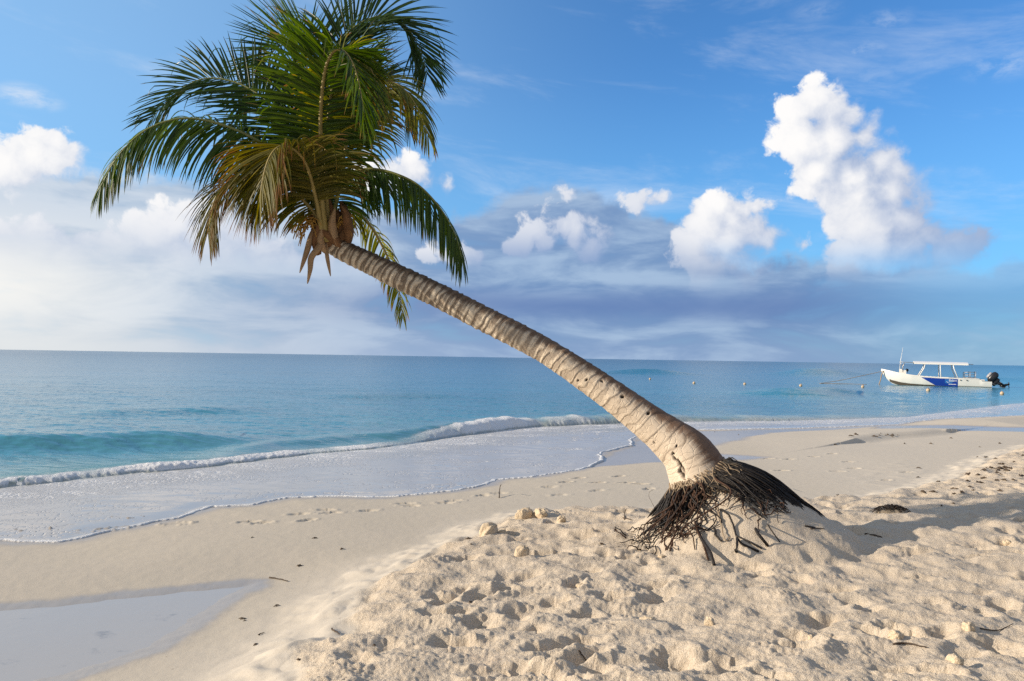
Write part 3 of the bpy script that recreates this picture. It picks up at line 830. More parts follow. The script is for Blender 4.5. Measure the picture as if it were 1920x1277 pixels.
for a, b, w_, l_ in [(1261,849,.016,.022),(1267,835,.014,.012),(1215,775,.022,.020),(1168,745,.020,.024),(1102,714,.018,.014),(1086,715,.016,.012),(1130,716,.010,.026),(1225,829,.006,.03)]:
    scar(a, b, w_, l_, 0.022)
rad_ = trad[:, None] + disp
tv = tc[:, None, :] + (e1[:, None, :] * cu[..., None] + e2[:, None, :] * su[..., None]) * rad_[..., None]
ii = np.arange(NL - 1)[:, None] * NU; jj = np.arange(NU)[None, :]; jn = (jj + 1) % NU
tf = np.stack([(ii + jj).ravel(), (ii + jn).ravel(), (ii + NU + jn).ravel(), (ii + NU + jj).ravel()], 1)
bark, nt, bs, mo = new_mat('palm_bark')
A = nt.attr
pos = nt.new('ShaderNodeTexCoord').outputs['Object']
cyl = nt.new('ShaderNodeCombineXYZ')
nt.put(cyl.inputs[0], A('bark_cos')); nt.put(cyl.inputs[1], A('bark_sin')); nt.put(cyl.inputs[2], A('bark_len'))
cv = cyl.outputs[0]
fib = nt.noise(nt.vmath('MULTIPLY', cv, (9.0, 9.0, 1.7)), 2.4, 4, 0.55, 0.25)         # fibres along the stem
blot = nt.noise(cv, 5.0, 5, 0.6); blot2 = nt.noise(pos, 2.2, 4, 0.6)
ringn = nt.noise(nt.vmath('MULTIPLY', cv, (1.2, 1.2, 26.0)), 1.0, 3, 0.6, 0.4)
pale = nt.mix(fib, (0.560, 0.455, 0.345), (0.740, 0.630, 0.500))
pale = nt.mix(nt.smooth(blot, 0.45, 0.75, 0.0, 0.45), pale, (0.440, 0.355, 0.270))
band_d = nt.mix(blot, (0.090, 0.062, 0.042), (0.260, 0.195, 0.140))
band_l = nt.mix(fib, (0.480, 0.390, 0.285), (0.740, 0.640, 0.500))
streak = nt.smooth(nt.math('ADD', ringn, nt.math('MULTIPLY_ADD', A('ring_pos'), 0.55, -0.28)), 0.36, 0.60)
rings = nt.mix(streak, band_l, band_d)
colr = nt.mix(nt.math('MULTIPLY', A('ring_amt'), 0.92), pale, rings)
groove = nt.math('MULTIPLY', A('ring_line'), nt.smooth(blot, 0.25, 0.6, 0.3, 1.0))
colr = nt.mix(nt.math('MULTIPLY', groove, 0.6), colr, (0.10, 0.062, 0.038))
upper_mask = nt.math('ADD', A('top_side'), nt.math('ADD', nt.math('MULTIPLY_ADD', blot, 0.9, -0.45), nt.math('MULTIPLY_ADD', ringn, 0.7, -0.35)))
upper_mask = nt.smooth(upper_mask, 0.02, 0.50)  # darker red-brown towards the upper side, its edge broken by noise
red_brown = nt.mix(nt.smooth(blot2, 0.35, 0.65), (0.085, 0.036, 0.018), (0.160, 0.080, 0.045))
red_brown = nt.mix(nt.math('MULTIPLY', A('ring_amt'), 0.8), red_brown, (0.085, 0.060, 0.042))
colr = nt.mix(nt.math('MULTIPLY', upper_mask, 0.88), colr, red_brown)
colr = nt.mix(A('hole'), colr, (0.018, 0.011, 0.007))
nt.put(bs.inputs['Base Color'], colr); bs.inputs['Roughness'].default_value = 0.85; bs.inputs['Specular IOR Level'].default_value = 0.22
crack = nt.new('ShaderNodeTexVoronoi', feature='DISTANCE_TO_EDGE'); nt.put(crack.inputs['Vector'], nt.vmath('MULTIPLY', cv, (5.0, 5.0, 5.0))); crack.inputs['Scale'].default_value = 2.6
bh = nt.math('ADD', nt.math('MULTIPLY', fib, 0.8), nt.math('MULTIPLY', nt.smooth(crack.outputs['Distance'], 0.0, 0.06), 0.35))
bh = nt.math('ADD', bh, nt.math('MULTIPLY', ringn, 0.6))
nt.put(bs.inputs['Normal'], nt.bump(bh, 0.7, 0.009))
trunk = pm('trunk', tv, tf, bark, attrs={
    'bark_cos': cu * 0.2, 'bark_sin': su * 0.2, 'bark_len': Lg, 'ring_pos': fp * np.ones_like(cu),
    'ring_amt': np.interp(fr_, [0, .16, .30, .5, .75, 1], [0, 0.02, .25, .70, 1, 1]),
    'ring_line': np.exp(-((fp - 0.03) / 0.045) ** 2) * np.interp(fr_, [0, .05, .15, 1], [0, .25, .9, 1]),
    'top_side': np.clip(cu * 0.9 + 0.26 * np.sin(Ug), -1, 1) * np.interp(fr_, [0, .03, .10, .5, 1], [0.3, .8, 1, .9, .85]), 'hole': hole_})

# ---- leaves
def leaf_mat(name, dark, light, dry, dry_at, gloss=0.42):
    m, nt, bs, mo = new_mat(name)
    t = nt.attr('along'); r = nt.attr('leaf_tone'); q = nt.attr('tip_near')
    c = nt.mix(r, dark, light)
    pos = nt.new('ShaderNodeTexCoord').outputs['Object']
    n = nt.noise(pos, 5.0, 4, 0.6)
    k = nt.math('ADD', t, nt.math('MULTIPLY_ADD', n, 0.7, -0.35))
    k = nt.math('ADD', k, nt.math('MULTIPLY_ADD', r, 0.30, -0.15))
    k = nt.math('ADD', k, nt.math('MULTIPLY', q, 0.16))
    k = nt.smooth(k, dry_at, dry_at + 0.30)
    c = nt.mix(k, c, dry)
    nt.put(bs.inputs['Base Color'], c)
    nt.put(bs.inputs['Roughness'], nt.math('MULTIPLY_ADD', k, 0.3, gloss)); bs.inputs['Specular IOR Level'].default_value = 0.26
    tr = nt.new('ShaderNodeBsdfTranslucent')
    hs = nt.new('ShaderNodeHueSaturation'); nt.put(hs.inputs['Color'], c); hs.inputs['Value'].default_value = 2.1; hs.inputs['Saturation'].default_value = 1.15; hs.inputs['Hue'].default_value = 0.485
    nt.put(tr.inputs['Color'], hs.outputs[0])
    mx = nt.new('ShaderNodeMixShader'); mx.inputs[0].default_value = 0.38
    nt.l.new(bs.outputs[0], mx.inputs[1]); nt.l.new(tr.outputs[0], mx.inputs[2]); nt.l.new(mx.outputs[0], mo.inputs[0])
    return m
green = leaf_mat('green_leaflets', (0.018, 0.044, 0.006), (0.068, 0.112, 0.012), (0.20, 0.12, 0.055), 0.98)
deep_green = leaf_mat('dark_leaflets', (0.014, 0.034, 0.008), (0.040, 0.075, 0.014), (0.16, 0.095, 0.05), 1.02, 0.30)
yellow = leaf_mat('yellowing_leaflets', (0.085, 0.105, 0.012), (0.210, 0.200, 0.026), (0.26, 0.14, 0.05), 0.86)
browning = leaf_mat('browning_leaflets', (0.055, 0.060, 0.009), (0.165, 0.140, 0.020), (0.150, 0.075, 0.026), 0.76, 0.5)
stem_g = simple_mat('green_midrib', (0.155, 0.165, 0.038), 0.5, vary=0.3, scale=14)
stem_y = simple_mat('yellow_midrib', (0.270, 0.205, 0.060), 0.55, vary=0.3, scale=14)
fibre = simple_mat('dry_leaf_base', (0.175, 0.092, 0.045), 0.9, vary=0.65, scale=9, bump=0.02, spec=0.2)
spathe_m = simple_mat('dry_spathe', (0.330, 0.215, 0.120), 0.75, vary=0.35, scale=12, bump=0.01, spec=0.3)
flower_m = simple_mat('flower_stalk', (0.370, 0.205, 0.035), 0.7, vary=0.4, scale=20)

frng = np.random.default_rng(3)
def frond(ctrl, mat, stem, L=0.52, n=78, droop=1.1, vee=0.25, start=0.16, wid=0.030, ang=(62, 22), hint=(0, 0, 1), side=(1, 1), ragged=0.12, base_r=0.020, label=None, clump=0.35):
    """ctrl: px, py, depth along the midrib from the crown outwards"""
    L, wid, base_r = L * 1.23, wid * 1.20, base_r * 1.2
    P = spline([at_depth(c[0], c[1], c[2] + DZ) for c in ctrl], 90)
    T = np.gradient(P, axis=0); T /= np.linalg.norm(T, axis=1)[:, None]
    N = np.zeros_like(P); h = np.array(hint, float)
    for i in range(len(P)):                       # the upper face, carried along the rib without twisting
        v = h - T[i] * (h @ T[i]); nv = np.linalg.norm(v)
        v = v / max(nv, 1e-6)
        if i: v = v * 0.25 + prev * 0.75; v -= T[i] * (v @ T[i]); v /= np.linalg.norm(v)
        N[i] = v; prev = v
    B = np.cross(T, N)
    K_ = 9
    leaves_v, along, tone, tipn = [], [], [], []
    for s in (1, -1):
        if not side[0 if s == 1 else 1]: continue
        u = np.linspace(start, 0.995, n) + frng.normal(0, 0.0025, n); u = np.clip(u, 0, 1)
        keep = frng.random(n) > 0.04
        u = u[keep]; m = len(u)
        x = u * 89
        def at(Arr): return np.stack([np.interp(x, np.arange(90), Arr[:, k]) for k in range(3)], 1)
        p = at(P).copy(); t_ = at(T); n_ = at(N); b_ = at(B) * s
        phi = np.radians(np.interp(u, [start, 0.45, 1], [ang[0] + 12, ang[0], ang[1]]) + frng.normal(0, 4, m) + 3.0 * np.sin(np.arange(m) * 1.7))
        vv = vee + frng.normal(0, 0.08, m) + 0.10 * np.sin(np.arange(m) * 2.3 + s)
        ln = L * np.interp(u, [start, start + 0.12, 0.45, 0.8, 1.0], [0.62, 0.86, 1.0, 0.78, 0.42]) * frng.uniform(1 - ragged, 1 + ragged * 0.5, m)
        cl = frng.normal(0, 0.22, m); cl = np.convolve(cl, np.ones(4) / 4, 'same') * 2
        dr = droop * frng.uniform(0.75, 1.3, m) * (1 + clump * cl)
        brk = frng.random(m) < 0.10                                   # some leaflets are snapped and hang
        d = np.cos(phi)[:, None] * t_ + np.sin(phi)[:, None] * (b_ * np.cos(vv)[:, None] + n_ * np.sin(vv)[:, None])
        w0 = t_ - d * (t_ * d).sum(1)[:, None]; w0 /= np.linalg.norm(w0, axis=1)[:, None]
        w0 = w0 + n_ * frng.normal(0, 0.22, m)[:, None]
        q = p.copy(); rows = []
        for k in range(K_):
            f = k / (K_ - 1)
            wk = wid * np.interp(f, [0, .10, .35, .7, .92, 1], [.35, .85, 1, .74, .30, .04]) * np.interp(u, [start, .4, 1], [.85, 1, .62])
            wdir = w0 - d * (w0 * d).sum(1)[:, None]; wdir /= np.maximum(np.linalg.norm(wdir, axis=1), 1e-6)[:, None]
            fold = np.cross(d, wdir); fold *= np.sign((fold * n_).sum(1))[:, None] + 1e-9
            hw = (wk * 0.5)[:, None]
            rows.append(np.stack([q - wdir * hw + fold * hw * 0.35, q - fold * hw * 0.18, q + wdir * hw + fold * hw * 0.35], 1))
            g = (dr * (0.35 + 1.5 * f) / (K_ - 1))
            g = np.where(brk & (f > 0.55), g + 0.9, g)
            d = d + np.array([0, 0, -1.0]) * g[:, None]
            d /= np.linalg.norm(d, axis=1)[:, None]
            q = q + d * (ln / (K_ - 1))[:, None]
        leaves_v.append(np.stack(rows, 1))                            # m, K, 3, 3
        along.append(np.broadcast_to(np.linspace(0, 1, K_)[None, :, None], (m, K_, 3)))
        tone.append(np.broadcast_to(frng.random(m)[:, None, None], (m, K_, 3)))
        tipn.append(np.broadcast_to(u[:, None, None], (m, K_, 3)))
    V = np.concatenate(leaves_v); m = len(V)
    b0 = (np.arange(m) * K_ * 3)[:, None, None] + (np.arange(K_ - 1) * 3)[None, :, None] + np.arange(2)[None, None, :]
    b0 = b0.ravel()
    Fc = np.stack([b0, b0 + 1, b0 + 4, b0 + 3], 1)
    fo = pm('frond', V, Fc, mat, attrs={'along': np.concatenate(along), 'leaf_tone': np.concatenate(tone), 'tip_near': np.concatenate(tipn)})
    if label: fo['label'] = label
    mb = MB(); rr_ = np.interp(np.linspace(0, 1, 45), [0, .08, .2, .6, 1], [base_r * 1.7, base_r * 1.25, base_r * 0.85, base_r * 0.5, base_r * 0.12])
    mb.tube(P[::2], list(rr_), 7)
    pm('midrib', mb.v, mb.f, stem, fo)
    return fo

H0 = (618, 452, 6.70)
# --- far side first
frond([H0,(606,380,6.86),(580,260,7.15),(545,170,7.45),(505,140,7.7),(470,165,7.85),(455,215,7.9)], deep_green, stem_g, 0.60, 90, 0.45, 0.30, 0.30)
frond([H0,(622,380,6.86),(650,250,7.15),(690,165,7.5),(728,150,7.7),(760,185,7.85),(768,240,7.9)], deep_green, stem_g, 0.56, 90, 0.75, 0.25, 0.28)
frond([H0,(612,380,6.84),(606,240,7.0),(602,140,7.2),(586,96,7.35),(556,80,7.5),(522,88,7.6),(496,118,7.65)], green, stem_g, 0.92, 120, 0.06, 0.75, 0.36, wid=0.025, ang=(66, 32), label='top frond with its leaflets standing straight up')
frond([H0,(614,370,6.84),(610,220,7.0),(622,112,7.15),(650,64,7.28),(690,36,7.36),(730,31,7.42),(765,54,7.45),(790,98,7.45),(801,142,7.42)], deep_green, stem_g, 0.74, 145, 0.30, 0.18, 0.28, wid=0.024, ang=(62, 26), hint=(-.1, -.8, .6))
# left, glossy upper one
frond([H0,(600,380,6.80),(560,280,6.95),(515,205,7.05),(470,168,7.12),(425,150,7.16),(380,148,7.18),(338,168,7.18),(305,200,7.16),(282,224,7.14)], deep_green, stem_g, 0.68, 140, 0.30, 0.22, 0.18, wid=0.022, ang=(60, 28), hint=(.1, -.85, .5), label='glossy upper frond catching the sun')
# right yellowing ones
frond([H0,(632,370,6.78),(655,250,6.80),(690,172,6.82),(728,153,6.80),(760,170,6.76),(785,208,6.72),(803,256,6.70)], yellow, stem_y, 0.54, 110, 1.2, -0.1, 0.30, wid=0.023, hint=(.25, -.5, .8), label='yellowing frond drooping on the right')
# hanging behind the trunk
frond([(622,452,6.80),(640,405,7.0),(668,398,7.15),(695,425,7.25),(720,468,7.3),(738,510,7.3),(750,555,7.28),(755,596,7.25)], yellow, stem_y, 0.33, 70, 1.4, -0.2, 0.12, wid=0.019, hint=(.3, -.6, .7), label='yellow green frond hanging behind the trunk')
# big left frond
frond([H0,(596,395,6.64),(545,308,6.58),(490,268,6.52),(422,236,6.46),(345,222,6.40),(275,243,6.34),(222,292,6.30),(188,352,6.28)], green, stem_g, 0.66, 165, 1.25, -0.30, 0.16, wid=0.023, ang=(70, 26), hint=(-.1, -.62, .78), label='long arching frond reaching farthest left')
# central frond, seen from below, nodding towards the beach
frond([(612,452,6.62),(603,380,6.48),(601,290,6.32),(602,200,6.18),(610,130,6.05),(626,96,5.95),(645,96,5.86),(664,126,5.80),(677,178,5.77),(684,226,5.76)], green, stem_y, 0.62, 140, 0.45, 0.08, 0.20, wid=0.025, ang=(72, 28), base_r=0.026, label='upright middle frond nodding over at its tip')
frond([(618,450,6.66),(612,370,6.58),(612,270,6.48),(622,170,6.36),(640,112,6.28),(662,100,6.22),(690,122,6.18),(712,168,6.16),(722,215,6.15)], yellow, stem_y, 0.42, 80, 1.2, 0.0, 0.38, hint=(.2, -.4, .9))
# right low one
frond([H0,(628,390,6.68),(641,345,6.66),(662,324,6.62),(695,317,6.58),(738,325,6.54),(785,348,6.50),(828,394,6.47),(855,444,6.46),(867,490,6.46)], green, stem_g, 0.56, 150, 1.25, -0.50, 0.14, wid=0.021, ang=(62, 18), hint=(.15, -.35, .9), label='arching frond on the right below the crown')
# brown low ones on the left, towards the viewer
frond([H0,(590,400,6.56),(540,352,6.45),(490,335,6.36),(445,333,6.28),(415,352,6.22),(398,388,6.20),(390,438,6.2)], browning, stem_y, 0.62, 130, 0.9, -0.1, 0.18, wid=0.020, hint=(-.2, -.5, .8), label='brown tipped frond low on the left')
frond([(606,448,6.60),(594,380,6.42),(576,312,6.22),(552,280,6.06),(526,274,5.92),(505,296,5.80),(492,340,5.74),(485,392,5.72)], browning, stem_y, 0.72, 135, 0.80, 0.0, 0.22, wid=0.022, label='browning frond bending towards the beach')

# ---- leaf bases, sheath and dry spathes round the heart of the crown
hub = MB()
def cr(a_, b_, d_): return at_depth(a_, b_, d_ + DZ)
for k in range(9):
    a = k * 2.4; r0 = 0.085
    px_, py_ = 622 + 30 * math.cos(a), 425 + 30 * math.sin(a) * 0.4
    p0 = cr(628 - 4 * math.cos(a), 462 + 6 * math.sin(a), 6.71 + 0.05 * math.sin(a * 1.3))
    p1 = cr(px_, py_, 6.69 + 0.09 * math.sin(a * 1.3)); p2 = cr(612 + 30 * math.cos(a) * 1.1, 385 + 12 * math.sin(a), 6.68 + 0.13 * math.sin(a * 1.3))
    hub.tube(spline([p0, p1, p2], 10), list(np.interp(np.linspace(0, 1, 10), [0, .3, .7, 1], [.058, .064, .046, .022])), 9)
pts = spline([cr(640, 470, 6.72), cr(622, 448, 6.70), cr(612, 415, 6.68), cr(608, 380, 6.67)], 24)
hub.tube(pts, list(np.interp(np.linspace(0, 1, 24), [0, .3, .6, 1], [.088, .112, .095, .040])), 20)
hv = np.array(hub.v); cc_ = hv.mean(0)
hv = hv + 0.018 * np.stack([fbm(hv[:, 0] * 14 + hv[:, 2] * 9, hv[:, 1] * 14 + hv[:, 2] * 11, 3, 301 + k) for k in range(3)], 1)
pm('leaf_sheath', hv, hub.f, fibre)
def strip(name, ctrl, w, mat, curl=0.25, yaw=0.0):
    """a stiff boat-shaped dry husk"""
    P = spline([at_depth(c[0], c[1], c[2] + DZ) for c in ctrl], 26)
    T = np.gradient(P, axis=0); T /= np.linalg.norm(T, axis=1)[:, None]
    vs, fs = [], []
    view = np.array([math.sin(yaw), -math.cos(yaw), 0.15])
    for i in range(26):
        f = i / 25
        n_ = view - T[i] * (view @ T[i]); n_ /= np.linalg.norm(n_)
        b_ = np.cross(T[i], n_); ww = w * math.sin(math.pi * min(1, 0.10 + 0.9 * f)) ** 0.7 * (1 - 0.3 * f) + 0.003
        for lay in (0, 1):
            for k in range(7):
                a = -1 + k / 3
                vs.append(P[i] + b_ * ww * a - n_ * ww * curl * (a * a - 0.5) * 2 - n_ * 0.006 * lay)
    for i in range(25):
        for k in range(6):
            a = i * 14 + k
            fs += [(a, a + 1, a + 15, a + 14), (a + 7, a + 21, a + 22, a + 8)]
        for k in (0, 6):
            a = i * 14 + k; fs.append((a, a + 14, a + 21, a + 7) if k == 0 else (a, a + 7, a + 21, a + 14))
    pm(name, vs, fs, mat)
strip('dry_spathe', [(592,425,6.60),(585,440,6.56),(577,468,6.52),(569,492,6.50),(562,512,6.50)], 0.032, spathe_m, 0.5, 0.5)
strip('dry_spathe', [(604,440,6.58),(596,462,6.52),(582,482,6.48),(580,505,6.47),(576,532,6.47)], 0.042, spathe_m, 0.35, -0.4)
strip('dry_spathe', [(613,455,6.62),(613,475,6.59),(616,495,6.58),(620,518,6.58)], 0.020, spathe_m, 0.5, 0.3)
strip('leaf_sheath', [(640,468,6.62),(628,448,6.57),(606,434,6.54),(592,430,6.53)], 0.055, fibre, 0.6, 0.2)
strip('leaf_sheath', [(596,478,6.64),(590,455,6.57),(596,428,6.54),(606,405,6.54)], 0.060, fibre, 0.6, -0.3)
strip('leaf_sheath', [(652,462,6.66),(655,430,6.60),(650,400,6.58),(640,385,6.58)], 0.060, fibre, 0.6, 0.4)
strip('leaf_sheath', [(634,462,6.60),(625,440,6.55),(622,415,6.53),(628,390,6.53)], 0.050, spathe_m, 0.6, 0.1)
strip('leaf_sheath', [(612,474,6.60),(604,462,6.55),(600,445,6.53),(606,422,6.53)], 0.040, spathe_m, 0.5, 0.1)
def flower(cx_, cy_, dep, n, spread, L):
    mb = MB(); r = random.Random(int(cx_))
    s0 = cr(610, 430, 6.62); hubp = cr(cx_, cy_, dep)
    mb.tube(spline([s0, (s0 + hubp) / 2 + np.array([0, 0, -0.02]), hubp], 8), 0.012, 6)
    for k in range(n):
        d = np.array([r.gauss(-0.3, 0.7), r.gauss(0, 0.6), r.gauss(-0.5, 0.5)]); d /= np.linalg.norm(d)
        l_ = L * r.uniform(.6, 1.1)
        st_ = hubp + (s0 - hubp) * r.uniform(0, 0.5)
        mb.tube([st_, st_ + d * l_ * .5, st_ + d * l_ * 0.85 + np.array([0, 0, -0.04]), st_ + d * l_ + np.array([0, 0, -0.09])], [0.006, 0.006, 0.005, 0.003], 5)
        for q in range(3):
            mb.ball(st_ + d * l_ * r.uniform(.3, .9) + np.array([0, 0, -0.03]), 0.010, 6, 4)
    pm('flower_stalk', mb.v, mb.f, flower_m)
flower(560, 402, 6.52, 34, 1, 0.20)
flower(660, 402, 6.66, 26, 1, 0.15)

# ---- roots
root_black = simple_mat('wet_black_root', (0.014, 0.010, 0.008), 0.62, vary=0.6, scale=18, bump=0.01, spec=0.35)
root_brown = simple_mat('brown_root', (0.050, 0.024, 0.013), 0.75, vary=0.6, scale=18, bump=0.01, spec=0.3)
root_tan = simple_mat('pale_root', (0.270, 0.205, 0.140), 0.85, vary=0.4, scale=18, spec=0.2)
rr_g = random.Random(21)
# the collar the roots grow from: a ring across the foot of the trunk
ic = int(np.argmin(np.abs(tl - 0.50)))
def collar(a, k=1.0, shift=0.0):
    i = int(np.clip(ic + shift * 60, 0, NL - 1))
    return tc[i] + (e1[i] * math.cos(a) + e2[i] * math.sin(a)) * (trad[i] + 0.012) * k
def surf_pt(x, y, lift):
    return np.array([x, y, ground_z(x, y) + lift])
def root_path(a, az, reach, wig, lift, n=14, shift=0.06):
    """from the collar at angle a, out over the mound in direction az"""
    s0 = collar(a, 1.0, rr_g.uniform(-0.12, shift)); c = np.array([tc[ic][0] + 0.10, tc[ic][1]])
    end = c + np.array([math.cos(az), math.sin(az)]) * reach
    ph1, ph2 = rr_g.uniform(0, 6.3), rr_g.uniform(0, 6.3); w1 = rr_g.gauss(0, wig); w2 = rr_g.gauss(0, wig * 0.5)
    pts = []
    nrm = np.array([-math.sin(az), math.cos(az)])
    for k in range(n):
        f = k / (n - 1)
        q = s0[:2] * (1 - f) + end * f + nrm * (w1 * math.sin(3.1 * f + ph1) + w2 * math.sin(9 * f + ph2)) * f
        g = ground_z(q[0], q[1]) + lift * (1 - 0.9 * f ** 2) + 0.006 * math.sin(11 * f + ph2)
        blend = (1 - f) ** 2.2
        z = s0[2] * blend + g * (1 - blend)
        pts.append((q[0], q[1], max(z, g if f > 0.12 else z)))
    pts[-1] = (pts[-1][0], pts[-1][1], ground_z(pts[-1][0], pts[-1][1]) - 0.012)
    return pts
def aim(az):                                         # which side of the collar faces that way
    d = np.array([math.cos(az), math.sin(az), -0.55])
    return math.atan2(d @ e2[ic], d @ e1[ic])
R_ = math.radians
mat_mb = {0: MB(), 1: MB(), 2: MB()}
# thick curtain running down to the right
for k in range(210):
    az = R_(rr_g.uniform(-32, 38)); 
    reach = rr_g.uniform(0.62, 1.0) * (1.06 if -12 < math.degrees(az) < 30 else 0.85)
    p = root_path(aim(az) + rr_g.gauss(0, .25), az, reach, 0.020, rr_g.uniform(0.005, 0.06))
    mat_mb[0].tube(p, list(np.linspace(rr_g.uniform(.007, .012), .004, len(p))), 6)
# straight ones down the seaward and left flank
for k in range(80):
    az = R_(rr_g.uniform(150, 218)); p = root_path(aim(az) + rr_g.gauss(0, .2), az, rr_g.uniform(0.38, 0.60), 0.030, rr_g.uniform(0.01, 0.06))
    mat_mb[0].tube(p, list(np.linspace(rr_g.uniform(.006, .011), .005, len(p))), 6)
for k in range(60):
    az = R_(rr_g.uniform(40, 150)); p = root_path(aim(az), az, rr_g.uniform(0.4, 0.8), 0.03, rr_g.uniform(0.01, 0.04))
    mat_mb[0].tube(p, list(np.linspace(.009, .004, len(p))), 5)
# tangle in front, left part: brown and knotted
for k in range(90):
    az = R_(rr_g.uniform(205, 258)); p = root_path(aim(az) + rr_g.gauss(0, .3), az, rr_g.choice([rr_g.uniform(.2, .6), rr_g.uniform(0.40, 0.86)]), 0.13, rr_g.uniform(0.01, 0.10))
    mat_mb[rr_g.choice([0, 0, 1, 1])].tube(p, list(np.linspace(rr_g.uniform(.006, .013), .004, len(p))), 6)
for k in range(70):
    az = R_(rr_g.uniform(292, 330)); p = root_path(aim(az) + rr_g.gauss(0, .3), az, rr_g.uniform(0.45, 0.80), 0.06, rr_g.uniform(0.01, 0.05))
    mat_mb[0].tube(p, list(np.linspace(rr_g.uniform(.006, .011), .004, len(p))), 6)
# matted fibre close under the collar, all round
for k in range(240):
    az = R_(rr_g.uniform(-60, 265)); p = root_path(aim(az) + rr_g.gauss(0, .3), az + rr_g.gauss(0, .2), rr_g.uniform(0.22, 0.52), 0.05, rr_g.uniform(0.0, 0.035), 10)
    mat_mb[rr_g.choice([0, 0, 0, 1])].tube(p, list(np.linspace(rr_g.uniform(.006, .012), .005, len(p))), 5)
# loose curls
for k in range(150):
    az = R_(rr_g.choice([rr_g.uniform(208, 252), rr_g.uniform(296, 322), rr_g.uniform(170, 330)])); r0 = rr_g.uniform(0.25, 0.80)
    if 262 < math.degrees(az) < 290 and r0 > 0.45: continue
    c = tc[ic][:2] + np.array([math.cos(az), math.sin(az)]) * r0
    h = rr_g.uniform(0, 6.3); pts = []; q = c.copy()
    for i in range(8):
        h += rr_g.gauss(0, 0.55); q = q + np.array([math.cos(h), math.sin(h)]) * 0.028
        pts.append((q[0], q[1], ground_z(q[0], q[1]) + 0.012 + 0.05 * math.sin(math.pi * i / 7) * rr_g.random()))
    mat_mb[rr_g.choice([0, 1, 1])].tube(pts, list(np.linspace(.006, .003, 8)), 5)
# pale fibres torn loose under the collar
for k in range(300):
    az = R_(rr_g.uniform(195, 360)); p = root_path(aim(az) + rr_g.gauss(0, .5), az + rr_g.gauss(0, .25), rr_g.uniform(0.16, 0.46), 0.08, rr_g.uniform(0.03, 0.09), 9, 0.22)
    mat_mb[2].tube(p, list(np.linspace(.0055, .002, len(p))), 5)
names = [(0, root_black), (1, root_brown), (2, root_tan)]
for k, m_ in names:
    o = pm('root_mat', mat_mb[k].v, mat_mb[k].f, m_); o['kind'] = 'stuff'
# single roots that stand out
def one_root(pix, r0, r1, m_, lift=0.02):
    P = []
    for a_, b_ in pix:
        g = on_ground(a_, b_); v = (EYE - g) / np.linalg.norm(EYE - g)
        P.append(g + v * lift)
    P = spline(P, 22)
    P = P + 0.010 * np.stack([gnoise(np.arange(22) * .45, np.full(22, pix[0][0] * 1.3 + k), 400 + k) for k in range(3)], 1)
    mb = MB(); mb.tube(P, list(np.linspace(r0, r1, 22)), 8); pm('root', mb.v, mb.f, m_)
one_root([(1322,935),(1312,965),(1306,985),(1318,1015),(1330,1040),(1338,1058)], .020, .013, root_black)
one_root([(1300,945),(1303,980),(1308,1000),(1320,1022),(1328,1050)], .014, .008, root_brown)
one_root([(1330,968),(1352,980),(1372,992),(1382,1005),(1420,1022),(1428,1030)], .013, .007, root_black)
one_root([(1345,975),(1360,985),(1368,1000),(1370,1010)], .008, .004, root_tan)
one_root([(1398,935),(1420,965),(1440,985),(1450,1005),(1462,1018)], .010, .005, root_black)
one_root([(1385,940),(1400,965),(1418,990),(1432,1010),(1440,1022)], .016, .012, root_black)
one_root([(1370,955),(1380,975),(1384,1000),(1392,1022),(1405,1030),(1422,1034)], .014, .010, root_black)
one_root([(1340,992),(1343,1004),(1352,1016),(1354,1020)], .010, .005, root_black)
one_root([(1298,900),(1278,935),(1246,970),(1222,988),(1204,1000)], .015, .010, root_black, .03)
one_root([(1305,915),(1282,945),(1262,975),(1240,1000)], .013, .008, root_black, .03)
one_root([(1280,960),(1270,990),(1262,1010),(1256,1032)], .012, .007, root_brown, .03)
one_root([(1262,975),(1255,1000),(1246,1012),(1252,1028)], .010, .005, root_brown, .03)
one_root([(1294,950),(1288,985),(1300,1010),(1302,1030)], .010, .005, root_brown, .03)
one_root([(1385,905),(1412,935),(1435,950),(1470,965),(1512,985),(1528,988)], .013, .007, root_black, .03)
one_root([(1365,885),(1420,905),(1470,935),(1510,962),(1534,970)], .013, .006, root_black, .04)
one_root([(1350,905),(1378,918),(1400,945),(1420,975)], .010, .006, root_tan, .05)
one_root([(1335,912),(1352,930),(1390,955),(1396,985)], .008, .004, root_tan, .05)
one_root([(1268,928),(1260,926),(1252,924)], .006, .004, root_black, .05)
# sprout pushing up among the roots
spr = on_ground(1428, 918)
sprout = empty('seedling', tuple(spr))
tag(sprout, 'tiny bright green seedling sprouting among the black palm roots', 'seedling')
sp_m = leaf_mat('seedling_leaf', (0.10, 0.24, 0.02), (0.16, 0.32, 0.03), (0.2, 0.25, 0.05), 1.4)
for k in range(7):
    a = k * 0.9; mb = MB(); d = np.array([math.cos(a) * .6, math.sin(a) * .3 - .5, 0.8 + .2 * math.sin(k * 2.1)]); d /= np.linalg.norm(d)
    s_ = np.cross(d, [0.2, 1, 0]); s_ /= np.linalg.norm(s_); L_ = 0.055 + 0.012 * (k % 3); o_ = np.array([0, -0.05, 0.02])
    vs = []
    for i in range(6):
        f = i / 5; c = o_ + d * L_ * f + np.array([0, 0, -0.02]) * f * f; w_ = 0.009 * math.sin(math.pi * (0.12 + 0.86 * f))
        vs += [c - s_ * w_, c + s_ * w_ + np.array([0, 0, .002])]
    mesh_obj('leaf', vs, [(2 * i, 2 * i + 1, 2 * i + 3, 2 * i + 2) for i in range(5)], sp_m, sprout)
